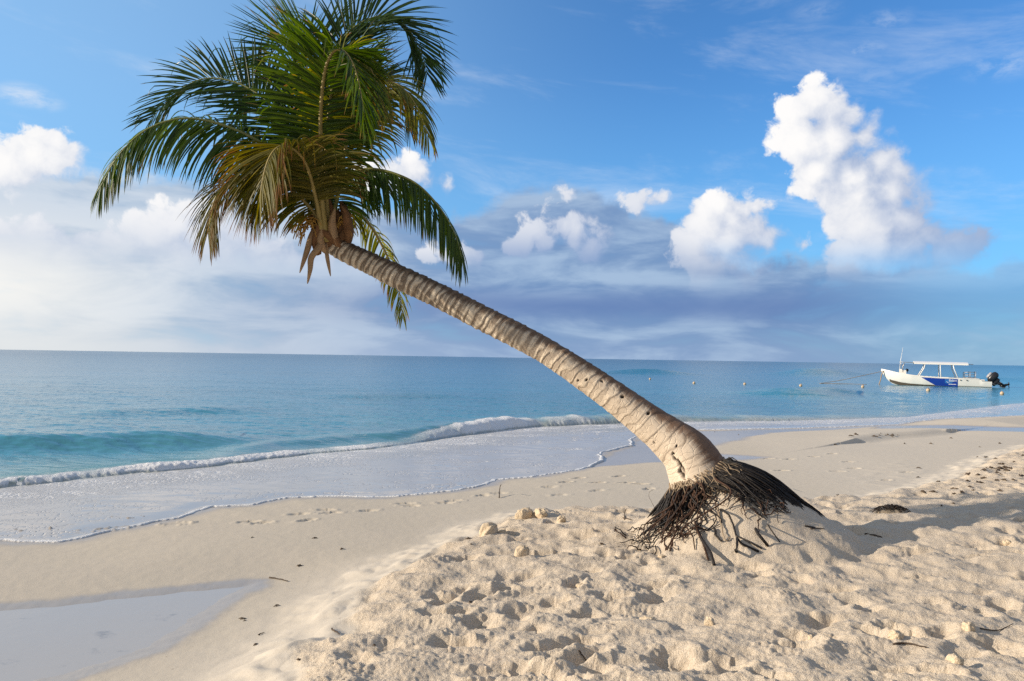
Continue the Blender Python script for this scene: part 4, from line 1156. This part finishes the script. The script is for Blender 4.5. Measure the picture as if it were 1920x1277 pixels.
# ------------------------------------------------------------------ dive boat at its mooring
white = simple_mat('white_gelcoat', (0.80, 0.77, 0.71), 0.30, vary=0.05, scale=1.5)
dirty = simple_mat('dark_antifouling', (0.060, 0.050, 0.035), 0.8, vary=0.5, scale=3)
blue = simple_mat('blue_vinyl', (0.012, 0.050, 0.330), 0.35, vary=0.15, scale=1.2)
teal = simple_mat('light_blue_vinyl', (0.035, 0.170, 0.480), 0.35, vary=0.2, scale=1.5)
letter = simple_mat('white_lettering', (0.85, 0.86, 0.88), 0.4, vary=0.02)
alu = simple_mat('weathered_steel_tube', (0.42, 0.39, 0.36), 0.4, metal=0.6, vary=0.2)
black = simple_mat('black_cowling', (0.012, 0.013, 0.016), 0.30, vary=0.3, scale=4)
grey = simple_mat('silver_cowling', (0.34, 0.33, 0.34), 0.35, vary=0.3, scale=5)
inner = simple_mat('worn_grey_deck', (0.36, 0.34, 0.31), 0.8, vary=0.2)
rope_m = simple_mat('old_rope', (0.34, 0.24, 0.14), 0.9, vary=0.3, scale=30)

BD = 71.0
st = at_depth(1857, 727, BD - 1.6); bw = at_depth(1652, 727, BD + 1.9)
st[2] = 0; bw[2] = 0
LB = float(np.linalg.norm(bw - st))
yaw = math.atan2(bw[1] - st[1], bw[0] - st[0])
boat = empty('motorboat', (float(st[0]), float(st[1]), 0.0), yaw)
tag(boat, 'white open dive boat with blue side panel and long canopy moored offshore', 'boat')
# local frame: x from stern to bow, y to port (towards the beach), z up
S = LB / 10.0
xs_ = np.array([0, .9, .95, 2.5, 4.5, 6.0, 7.2, 8.2, 9.0, 9.6, 10.0])
beam = np.array([1.02, 1.08, 1.09, 1.18, 1.22, 1.20, 1.08, .86, .56, .26, .03])
sheer = np.array([.52, .54, .70, .72, .76, .82, .92, 1.06, 1.22, 1.34, 1.42])
chz = np.array([.02, .02, .02, .03, .05, .08, .14, .24, .44, .78, 1.28])
chb = np.array([.90, .95, .96, 1.02, 1.02, .92, .72, .48, .25, .09, .015])
kz = np.array([-.30, -.32, -.32, -.34, -.36, -.34, -.28, -.14, .16, .66, 1.24])
def hull_at(x, s, t):
    """t: 0 chine, 1 gunwale; s: +1 port"""
    x0 = np.clip(x, 0, 10)
    b0, b1 = np.interp(x0, xs_, chb), np.interp(x0, xs_, beam); z0, z1 = np.interp(x0, xs_, chz), np.interp(x0, xs_, sheer)
    fl = t + 0.10 * math.sin(math.pi * t)
    return np.array([x * S, s * (b0 + (b1 - b0) * fl), z0 + (z1 - z0) * t])
mb = MB(); xx = np.r_[np.linspace(0, .9, 4), np.linspace(.95, 10, 44)]; rows = 9
for s in (1, -1):
    vs = []; fs = []
    for x in xx:
        k_ = np.array([x * S, 0, np.interp(x, xs_, kz)]); c_ = hull_at(x, s, 0)
        vs += [k_, k_ * .5 + c_ * .5 + np.array([0, 0, -.03])] + [hull_at(x, s, t) for t in np.linspace(0, 1, rows - 2)]
    for i in range(len(xx) - 1):
        for k in range(rows - 1):
            a = i * rows + k; q = (a, a + rows, a + rows + 1, a + 1)
            fs.append(q if s == 1 else q[::-1])
    mb.add(vs, fs)
# transom and inside liner
tr = [hull_at(0, 1, t) for t in np.linspace(1, 0, 5)] + [np.array([0, 0, np.interp(0, xs_, kz)])] + [hull_at(0, -1, t) for t in np.linspace(0, 1, 5)]
mb.add(tr, [tuple(range(len(tr)))])
hull = mb.build('hull', white, boat)
mb = MB(); vs = []; fs = []
for x in xx[:-3]:
    for s, t, ins in ((1, 1, .09), (1, .25, .16), (-1, .25, .16), (-1, 1, .09)):
        p = hull_at(x, s, t); p[1] -= s * min(ins, abs(p[1]) * .8); p[2] = max(p[2], 0.12); vs.append(p)
for i in range(len(xx) - 4):
    for k in range(3):
        a = i * 4 + k; fs.append((a, a + 1, a + 5, a + 4))
mb.add(vs, fs); mb.build('deck', inner, boat)
for s in (1, -1):
    mb = MB(); mb.tube([hull_at(x, s, 1.0) + np.array([0, -s * .03, .012]) for x in np.linspace(.97, 9.95, 40)], .045, 8); mb.build('gunwale', white, boat)
mb = MB()                                                  # dark waterline below the bow and along the bottom
for s in (1, -1):
    vs, fs = [], []
    for x in np.linspace(0, 9.2, 40):
        h0 = np.interp(x, [0, 4, 6, 7.5, 8.6, 9.2], [.10, .10, .07, .05, .06, .0])
        for t in (-1, 1):
            if t < 0:
                p = np.array([x * S, s * np.interp(x, xs_, chb) * .92, np.interp(x, xs_, chz) - 0.12 - .10 * (x > 7)])
            else: p = hull_at(x, s, h0)
            p[1] += s * 0.008; vs.append(p)
    for i in range(39): fs.append((2 * i, 2 * i + 2, 2 * i + 3, 2 * i + 1))
    mb.add(vs, fs)
mb.build('bottom_paint', dirty, boat)
def panel(name, corners, mat, off=0.012, n=14, m=5, par=None):
    """a sheet on the port side; corners (x,t): bottom-stern, bottom-bow, top-bow, top-stern"""
    vs, fs = [], []
    for i in range(n):
        f = i / (n - 1)
        lo = np.array(corners[0]) * (1 - f) + np.array(corners[1]) * f; hi = np.array(corners[3]) * (1 - f) + np.array(corners[2]) * f
        for k in range(m):
            g = k / (m - 1); x, t = lo * (1 - g) + hi * g
            p = hull_at(x, 1, t); p[1] += off; vs.append(p)
    for i in range(n - 1):
        for k in range(m - 1):
            a = i * m + k; fs.append((a, a + m, a + m + 1, a + 1))
    return mesh_obj(name, vs, fs, mat, par or boat)
pnl = panel('side_panel', [(3.0, 0.0), (4.95, 0.02), (6.3, 0.93), (3.0, 0.93)], blue)
panel('emblem', [(3.55, 0.28), (4.15, 0.38), (4.15, 0.86), (3.30, 0.86)], teal, 0.017, par=pnl)
panel('emblem', [(3.66, 0.40), (3.95, 0.48), (4.04, 0.62), (3.80, 0.46)], letter, 0.021, par=pnl)
def side_text(body, x_stern, x_bow, t0, t1, name):
    cu = bpy.data.curves.new(name, 'FONT'); cu.body = body; cu.align_x = 'LEFT'; cu.size = 1.0; cu.extrude = 0.0
    tmp = bpy.data.objects.new(name + '_src', cu); COL.objects.link(tmp)
    dg = bpy.context.evaluated_depsgraph_get(); me = bpy.data.meshes.new_from_object(tmp.evaluated_get(dg))
    bpy.data.objects.remove(tmp)
    co = np.array([v.co[:] for v in me.vertices]); lo, hi = co.min(0), co.max(0)
    u = (co[:, 0] - lo[0]) / (hi[0] - lo[0]); w = (co[:, 1] - lo[1]) / (hi[1] - lo[1])
    vs = []
    for a, b in zip(u, w):
        p = hull_at(x_bow + (x_stern - x_bow) * a, 1, t0 + (t1 - t0) * b); p[1] += 0.024; vs.append(p)
    fs = [tuple(p.vertices) for p in me.polygons]
    bpy.data.meshes.remove(me)
    mesh_obj(name, vs, fs, letter, pnl, smooth=False)
side_text('Balam', 3.08, 3.78, 0.60, 0.88, 'lettering')
mb = MB()                                                   # the small line under the name is too small to read
for k in range(9):
    x = 3.78 - k * 0.075; p = hull_at(x, 1, 0.26); mb.box((p[0], p[1] + .022, p[2]), (.052 * S, .006, .055))
mb.build('lettering', letter, pnl, False)
# canopy
def slope(x): return 1.93 + 0.012 * x
vs, fs = [], []
NX, NY = 16, 9
for lay in (0, 1):
    for i in range(NX):
        x = 2.05 + (6.95 - 2.05) * i / (NX - 1)
        for k in range(NY):
            y = -1.02 + 2.04 * k / (NY - 1)
            vs.append((x * S, y, slope(x) + 0.16 * (1 - (y / 1.02) ** 2) - (0.10 if lay == 0 else 0) + 0.035))
for lay in (0, 1):
    for i in range(NX - 1):
        for k in range(NY - 1):
            a = lay * NX * NY + i * NY + k; q = (a, a + NY, a + NY + 1, a + 1); fs.append(q if lay == 0 else q[::-1])
o_ = NX * NY
for i in range(NX - 1):
    a = i * NY; fs.append((a, a + o_, a + NY + o_, a + NY)); a += NY - 1; fs.append((a, a + NY, a + NY + o_, a + o_))
for k in range(NY - 1):
    fs.append((k, k + 1, k + 1 + o_, k + o_)); a = (NX - 1) * NY + k; fs.append((a, a + o_, a + 1 + o_, a + 1))
mesh_obj('canopy', vs, fs, white, boat, smooth=False)
mb = MB(); mb.box((1.80 * S, -.35, slope(2) + .03), (.55 * S, 1.1, .05)); mb.build('canopy_flap', grey, boat)
for s in (1, -1):
    for xb, xt, kink in ((3.0 - .05, 3.4, 1), (4.5, 4.55, 0), (6.5, 5.9, 1)):
        yb = hull_at(xb, s, 1)[1] - s * .06
        mb = MB(); mb.tube([(xb * S, yb, np.interp(xb, xs_, sheer) - .02), ((xb + (xt - xb) * .82) * S, s * .98, slope(xt) * .80), (xt * S, s * .93, slope(xt) + .02)], .040, 8); mb.build('canopy_post', white, boat)
# console, wheel, windscreen frame, aerial, seats
mb = MB(); mb.box((7.95 * S, .0, .98), (.62 * S, .85, .78)); mb.box((8.15 * S, 0, 1.40), (.20 * S, .70, .14)); con = mb.build('console', white, boat, False)
mb = MB()
mb.tube([((7.55) * S + .0 + .16 * math.sin(a) * .4, .18 * math.cos(a), 1.33 + .18 * math.sin(a)) for a in np.linspace(0, 6.283, 15)], .028, 6)
mb.ball((7.52 * S, -.2, 1.38), .13, 8, 6); mb.build('steering_wheel', black, con)
mb = MB()
for s in (1, -1):
    mb.tube([(7.95 * S, .42 * s, 1.2), (7.95 * S, .44 * s, 1.7), (7.8 * S, .46 * s, 2.02)], .024, 6)
    mb.tube([(8.25 * S, .42 * s, 2.10), (7.8 * S, .46 * s, 2.09), (6.85 * S, .50 * s, 2.06)], .024, 6)
mb.tube([(8.1 * S, -.46, 2.10), (8.1 * S, .46, 2.10)], .024, 6); mb.tube([(7.95 * S, .44, 1.7), (8.2 * S, .44, 2.08)], .02, 6)
mb.build('roll_bar', alu, boat)
mb = MB(); mb.tube([(8.30 * S, .30, 1.05), (8.18 * S, .30, 2.1), (7.95 * S, .30, 3.42)], [.028, .022, .010], 6); mb.build('aerial', white, boat)
for x in (6.6, 5.4, 4.2):
    mb = MB(); mb.box((x * S, 0, .62), (.34 * S, 1.75, .07)); mb.box((x * S, 0, .36), (.24 * S, 1.5, .46)); mb.build('bench', white, boat, False)
mb = MB(); mb.box((1.2 * S, 0, .60), (1.2 * S, 1.7, .16)); mb.build('stern_deck', white, boat, False)
for y in (.55, -.45):
    mb = MB()
    for x in (2.35, 1.85, 1.35): mb.tube([(x * S, y, .6), (x * S, y, 1.28 + .08 * (x < 2))], .024, 6)
    for z in (.82, 1.05, 1.28): mb.tube([(2.35 * S, y, z), (1.35 * S, y, z + .03)], .018, 6)
    mb.build('tank_rack', alu, boat)
for x in (2.75, 2.2):
    p = hull_at(x, 1, .82); mb = MB(); mb.ball((p[0], p[1] + .02, p[2]), .05, 8, 6); mb.build('cleat', black, boat)
# outboard motor, tilted out of the water
eng = empty('outboard_motor', (0, 0, 0)); eng.parent = boat; eng.scale = (.88, .88, .88)
Rt = Euler((0, math.radians(-38), 0)).to_matrix()
def egg(mb, c, r, sq=2.6):
    b = MB(); b.ball((0, 0, 0), 1.0, 20, 14)
    vs = []
    for v in b.v:
        v = np.array(v); v = np.sign(v) * np.abs(v) ** (2 / sq) * np.array(r); w_ = Rt @ Vector(v); vs.append((w_[0] + c[0], w_[1] + c[1], w_[2] + c[2]))
    mb.add(vs, b.f)
for y in (.0,):
    mb = MB(); egg(mb, (-.22, y, 1.02), (.36, .34, .58)); mb.build('cowling', black, eng)
    mb = MB(); egg(mb, (.10, y, 1.22), (.14, .28, .34)); mb.build('cowling_front', grey, eng)
    mb = MB(); egg(mb, (-.45, y, .55), (.22, .17, .45), 3); mb.tube([(-.35, y, .55), (-.85, y, .36), (-1.15, y, .22)], [.17, .14, .11], 10)
    mb.box((-1.0, y, .42), (.60, .36, .05), Rt); mb.box((-1.12, y, .08), (.22, .05, .34), Rt)
    mb.tube([(-.80, y, .16), (-1.35, y, .30), (-1.62, y, .37)], [.10, .12, .04], 10); mb.box((.02, y, .52), (.30, .5, .38)); mb.build('motor_leg', black, eng)
    mb = MB()
    for k in range(3):
        a = k * 2.094 + .4; mb.box((-1.55, y + .17 * math.cos(a), .35 + .17 * math.sin(a)), (.05, .16, .30), Euler((a - 1.2, .25, 0)).to_matrix())
    mb.ball((-1.55, y, .35), .08, 8, 6); mb.build('propeller', black, eng)
mb = MB(); mb.tube([(0, .4, .42), (-.35, .3, .25), (-.9, .2, .05), (-1.4, .1, -.03)], .022, 6); mb.build('stern_line', simple_mat('pale_rope', (.62, .58, .5), .8), boat)
# mooring rope
bt = np.array(boat.matrix_basis @ Vector(tuple(hull_at(9.6, 1, .88)))) if False else None
ca, sa = math.cos(yaw), math.sin(yaw)
def b2w(p): return np.array([st[0] + ca * p[0] - sa * p[1], st[1] + sa * p[0] + ca * p[1], p[2]])
bow_pt = b2w(hull_at(9.75, 1, .72))
fa = on_plane(1537, 719, 0.04); fb_ = on_plane(1625, 721, 0.03)
def rope(name, pts, r, label):
    P = spline(pts, 30); o = empty_loc = P[0]
    mb = MB(); mb.tube(P - o, r, 6); ob = mb.build(name, rope_m); ob.location = tuple(map(float, o)); tag(ob, label, 'rope', 'ropes at the bow of the moored boat'); return ob
rope('mooring_rope', [bow_pt, bow_pt * .66 + fa * .34 + np.array([0, 0, -.05]), bow_pt * .3 + fa * .7 + np.array([0, 0, -.08]), fa], .024, 'tan mooring rope stretched tight from the boat bow down to the water')
rope('mooring_rope', [fa + np.array([0, .1, 0]), fa * .5 + fb_ * .5 + np.array([0, 0, .02]), fb_], .020, 'second mooring line lying flat on the water ahead of the bow')
hang = b2w(np.array([9.95 * S, .25, 1.05]))
rope('hanging_rope', [bow_pt, hang + np.array([0, 0, -.1]), hang + np.array([-.1, 0, -.6]), np.array([hang[0] - .25, hang[1], 0.0])], .040, 'loose rope end hanging straight down from the boat bow')

# ------------------------------------------------------------------ buoys
buoy_m = simple_mat('faded_cream_buoy', (0.52, 0.39, 0.25), 0.55, vary=0.3, scale=3)
def buoy_meshes():
    m1 = MB(); m1.ball((0, 0, .12), .20, 18, 12)
    m2 = MB(); m2.tube([(.0, .07 * math.cos(a), .33 + .07 * math.sin(a)) for a in np.linspace(0, 6.283, 11)], .018, 6)
    return m1, m2
bl = [(1219,709,.8,'small buoy farthest towards the middle of the bay'), (1301,717,.95,'buoy on open water right of the leaning trunk, second in the line'), (1397,719,.95,'buoy floating between the trunk and the mooring rope, third in the line'),
      (1501,722,1.0,'cream buoy floating just before the far end of the mooring rope'), (1617,724,1.0,'cream buoy floating under the slack mooring rope ahead of the bow'),
      (1740,731,1.15,'cream buoy floating in front of the boat beside its blue panel'), (1879,737,1.1,'cream buoy floating behind the boat below its outboard motor')]
b1_, b2_ = buoy_meshes(); proto = None
for px_, py_, k_, lab in bl:
    p = on_plane(px_, py_ + 3, 0.03)
    sc = 0.60 * k_ * (p[1] / 62.0) ** 0.35
    if proto is None:
        o = b1_.build('mooring_buoy', buoy_m); c = b2_.build('lifting_ring', rope_m, o); proto = (o, c)
    else:
        o = proto[0].copy(); COL.objects.link(o); c = proto[1].copy(); COL.objects.link(c); c.parent = o
    o.location = (float(p[0]), float(p[1]), 0.04); o.scale = (sc, sc, sc); o.rotation_euler = (0.25, 0.2, px_ * .7)
    tag(o, lab, 'buoy', 'small round buoys marking the swimming line')

# ------------------------------------------------------------------ small things lying on the sand
twig_m = simple_mat('weathered_twig', (0.060, 0.040, 0.026), 0.85, vary=0.5, scale=25)
weed_m = simple_mat('dried_seaweed', (0.075, 0.052, 0.034), 0.9, vary=0.6, scale=30)
def twig(pix, r, lab, lift=0.006, rise=None):
    P = [on_ground(a, b) + np.array([0, 0, lift]) for a, b in pix]
    if rise: P = [P[0], P[0] + (P[-1] - P[0]) * .5 + np.array([0, 0, rise * .55]), P[-1] * 0.2 + P[0] * .8 + np.array([0.02, 0, rise])]
    P = spline(P, 10) + 0.004 * np.stack([gnoise(np.arange(10) * .8, np.full(10, pix[0][0] + k * 3.7), 500) for k in range(3)], 1)
    o0 = P[0].copy(); mb = MB(); mb.tube(P - o0, list(np.linspace(r, r * .5, 10)), 6)
    ob = mb.build('twig', twig_m); ob.location = tuple(map(float, o0)); tag(ob, lab, 'twig', 'twigs lying on the sand'); return ob
twig([(936,934),(938,922)], .008, 'thin stick standing upright in the damp sand near the foam edge', rise=.16)
twig([(1160,970),(1172,973),(1185,976)], .008, 'dark twig lying just left of the palm roots')
twig([(1171,975),(1172,966)], .006, 'short twig standing up left of the palm roots', rise=.10)
twig([(1622,1002),(1640,1005),(1654,1008)], .009, 'dark straight twig lying in the shadow right of the palm')
twig([(505,1084),(520,1086),(540,1091)], .007, 'bent pale twig beside the tip of the pool')
twig([(484,1192),(490,1189),(496,1187)], .004, 'tiny twig on the smooth sand between pool and churned sand')
twig([(622,1181),(630,1186),(637,1191)], .006, 'short black twig on the pale drift at the edge of the churned sand')
twig([(1448,928),(1447,905)], .004, 'hair thin stalk rising behind the black roots', rise=.16)
twig([(1228,962),(1205,935)], .003, 'fine dry stalk leaning left beside the palm roots', rise=.20)
twig([(880,1131),(900,1129),(930,1125)], .006, 'long twig half buried in churned sand before the pale clods')
twig([(1675,1210),(1700,1208),(1738,1216)], .007, 'long thin twig lying across the churned sand at the lower right')
twig([(1520,993),(1532,992),(1546,993)], .006, 'short dark twig lying at the right tips of the roots')
twig([(1838,1180),(1870,1184),(1900,1172)], .004, 'curved thin stalk lying on sand near the right edge')
twig([(1085,1237),(1100,1240),(1112,1236)], .005, 'small brown twig on churned sand near the bottom centre')
scr = random.Random(9)
def scrap_mesh(seed):
    r = random.Random(seed); mb = MB()
    for k in range(r.randint(2, 4)):
        a = r.uniform(0, 6.28); L_ = r.uniform(.025, .06); c = (r.gauss(0, .012), r.gauss(0, .012), .006)
        d = (math.cos(a), math.sin(a))
        mb.tube([(c[0] - d[0] * L_, c[1] - d[1] * L_, .002), (c[0] + .01 * r.gauss(0, 1), c[1] + .008, .012 + .008 * r.random()), (c[0] + d[0] * L_, c[1] + d[1] * L_, .003)], [.004, .010, .003], 5)
    return mb
protos = []
for k in range(5):
    mb = scrap_mesh(k); protos.append(mb)
meshes = []
spots = []
for _ in range(46):                                           # the weed line on the right
    f = scr.random(); spots.append((1780 + 150 * f + scr.gauss(0, 22), 930 - 85 * f + scr.gauss(0, 16)))
for _ in range(16): spots.append((scr.uniform(1560, 1915), scr.uniform(812, 930)))
for _ in range(12): spots.append((scr.uniform(1600, 1700), 817 + scr.gauss(0, 2)))
spots += [(878,1010),(884,1021),(472,1008),(1497,806),(1385,815),(1340,810),(560,1062),(700,1208),(520,1137),(459,1164),(479,1209),(562,1238),(455,1160),(590,1010),(640,1030),(1240,990),(1130,1020)]
lab_of = lambda x, y: ('wrack', 'brown scrap of dried seaweed in the weed line on the right') if x > 1740 else (('flat', 'dark fleck of weed on the smooth sand behind the palm') if x > 1300 else ('left', 'small dark crumb of debris on the damp sand left of the palm'))
grp_of = {'wrack': 'seaweed scraps of the weed line', 'flat': 'weed flecks on the smooth sand', 'left': 'debris crumbs on the damp sand'}
for i, (a, b) in enumerate(spots):
    if not (0 < a < 1935): continue
    p = on_ground(a, b)
    if len(meshes) < 5: o = protos[len(meshes)].build('seaweed_scrap', weed_m); meshes.append(o)
    else: o = meshes[i % 5].copy(); COL.objects.link(o)
    k_ = scr.uniform(.6, 1.5) * (1.0 if a > 1500 else .42)
    o.location = tuple(map(float, p)); o.scale = (k_, k_, k_); o.rotation_euler = (0, 0, scr.uniform(0, 6.28))
    key, lab = lab_of(a, b); tag(o, lab, 'seaweed', grp_of[key])
# heap of weed and sand beyond the shadow
hp_ = on_ground(1672, 966); mb = MB()
mb.ball((0, 0, -.02), (.20, .12, .09), 18, 10)
v_ = np.array(mb.v); v_ += 0.03 * np.stack([fbm(v_[:, 0] * 14 + k, v_[:, 1] * 14 + v_[:, 2] * 9, 3, 520 + k) for k in range(3)], 1)
hroot = mesh_obj('weed_heap', v_, mb.f, simple_mat('sandy_weed', (0.34, 0.27, 0.19), .95, vary=.5, scale=14, bump=.01)); hroot.location = tuple(map(float, hp_))
tag(hroot, 'low dark heap of weed and sand lying beyond the palm shadow', 'seaweed heap')
mb = MB()
for k in range(70):
    a = scr.uniform(0, 6.28); r_ = scr.uniform(.03, .19); c = np.array([r_ * math.cos(a), r_ * .6 * math.sin(a), .085 - 1.6 * r_ * r_]); b_ = scr.uniform(0, 6.28); L_ = scr.uniform(.03, .07)
    mb.tube([c - np.array([math.cos(b_), math.sin(b_), .3]) * L_, c + np.array([0, 0, .02]), c + np.array([math.cos(b_), math.sin(b_), -.2]) * L_], [.003, .006, .002], 5)
wd = mb.build('weed_strands', twig_m, hroot); wd['kind'] = 'stuff'
# clods of packed sand
clod_m, nt, bs, mo = new_mat('packed_sand')
pos = nt.new('ShaderNodeTexCoord').outputs['Object']
nt.put(bs.inputs['Base Color'], nt.mix(nt.smooth(nt.noise(pos, 95.0, 3, .7), .3, .7), (.52, .41, .28), (.70, .575, .42))); bs.inputs['Roughness'].default_value = .95; bs.inputs['Specular IOR Level'].default_value = .15
nt.put(bs.inputs['Normal'], nt.bump(nt.math('ADD', nt.noise(pos, 90.0, 3, .7), nt.math('MULTIPLY', nt.noise(pos, 16.0, 4, .6), 2.0)), .9, .010))
def clod(px_, py_, rx, ry, rz, seed, lab):
    if seed > 6: rx, ry, rz = rx * .62, ry * .62, rz * .5
    p = on_ground(px_, py_); mb = MB(); mb.ball((0, 0, 0), 1.0, 30, 20)
    v = np.array(mb.v); q = np.sign(v) * np.abs(v) ** .72
    n = np.stack([fbm(v[:, 0] * 1.7 + seed + k * 5, v[:, 1] * 1.7 + v[:, 2] * 1.3, 4, 540 + k) for k in range(3)], 1)
    ch = (1 - np.clip(cells(v[:, 0] * 2.2 + seed, v[:, 1] * 2.2 + v[:, 2] * 2.2, 545), 0, 1))[:, None]
    v = (q * (0.85 + 0.18 * ch) + 0.38 * n) * np.array([rx, ry, rz])
    o = mesh_obj('sand_clod', v, mb.f, clod_m); o.location = (float(p[0]), float(p[1]), float(p[2]) + rz * .25); o.rotation_euler = (0.1 * (seed % 3), 0.1, seed * 1.3)
    tag(o, lab, 'sand clod', 'clods of packed sand'); return o
clod(916, 1002, .135, .075, .085, 1, 'largest pale sand clod perched at the edge of the churned sand')
clod(942, 1006, .050, .045, .055, 2, 'small rounded sand clod against the right end of the largest clod')
clod(984, 970, .105, .060, .070, 3, 'wedge shaped sand clod at the rim facing the damp beach')
clod(1014, 966, .085, .055, .060, 4, 'shaded sand clod just right of the wedge shaped one')
clod(1053, 977, .045, .04, .04, 5, 'small sand clod alone between the rim and the palm')
clod(978, 1048, .050, .06, .075, 6, 'upright knob of sand on the slope below the rim')
clod(1215, 1166, .085, .05, .04, 7, 'flat sand clod on the churned sand below the palm roots')
clod(1330, 1172, .040, .05, .07, 8, 'upright sand lump on churned sand under the palm mound')
clod(1815, 1180, .055, .05, .07, 9, 'knobbly sand lump near the right edge of the churned sand')
clod(1680, 1195, .070, .06, .06, 10, 'cracked sand clod beside the long thin twig on the right')
clod(1790, 1248, .075, .055, .065, 11, 'ribbed sand lump at the lower right corner')
clod(1520, 1200, .022, .03, .045, 12, 'small dark reddish sand crumb standing on churned sand')
clod(1888, 1012, .06, .05, .06, 13, 'sand clod at the end of the palm shadow near the right edge')
clod(1240, 1045, .045, .04, .035, 14, 'small sand clod just in front of the brown roots')
clod(1090, 1100, .06, .05, .035, 15, 'low sand clod in the middle of the churned sand')
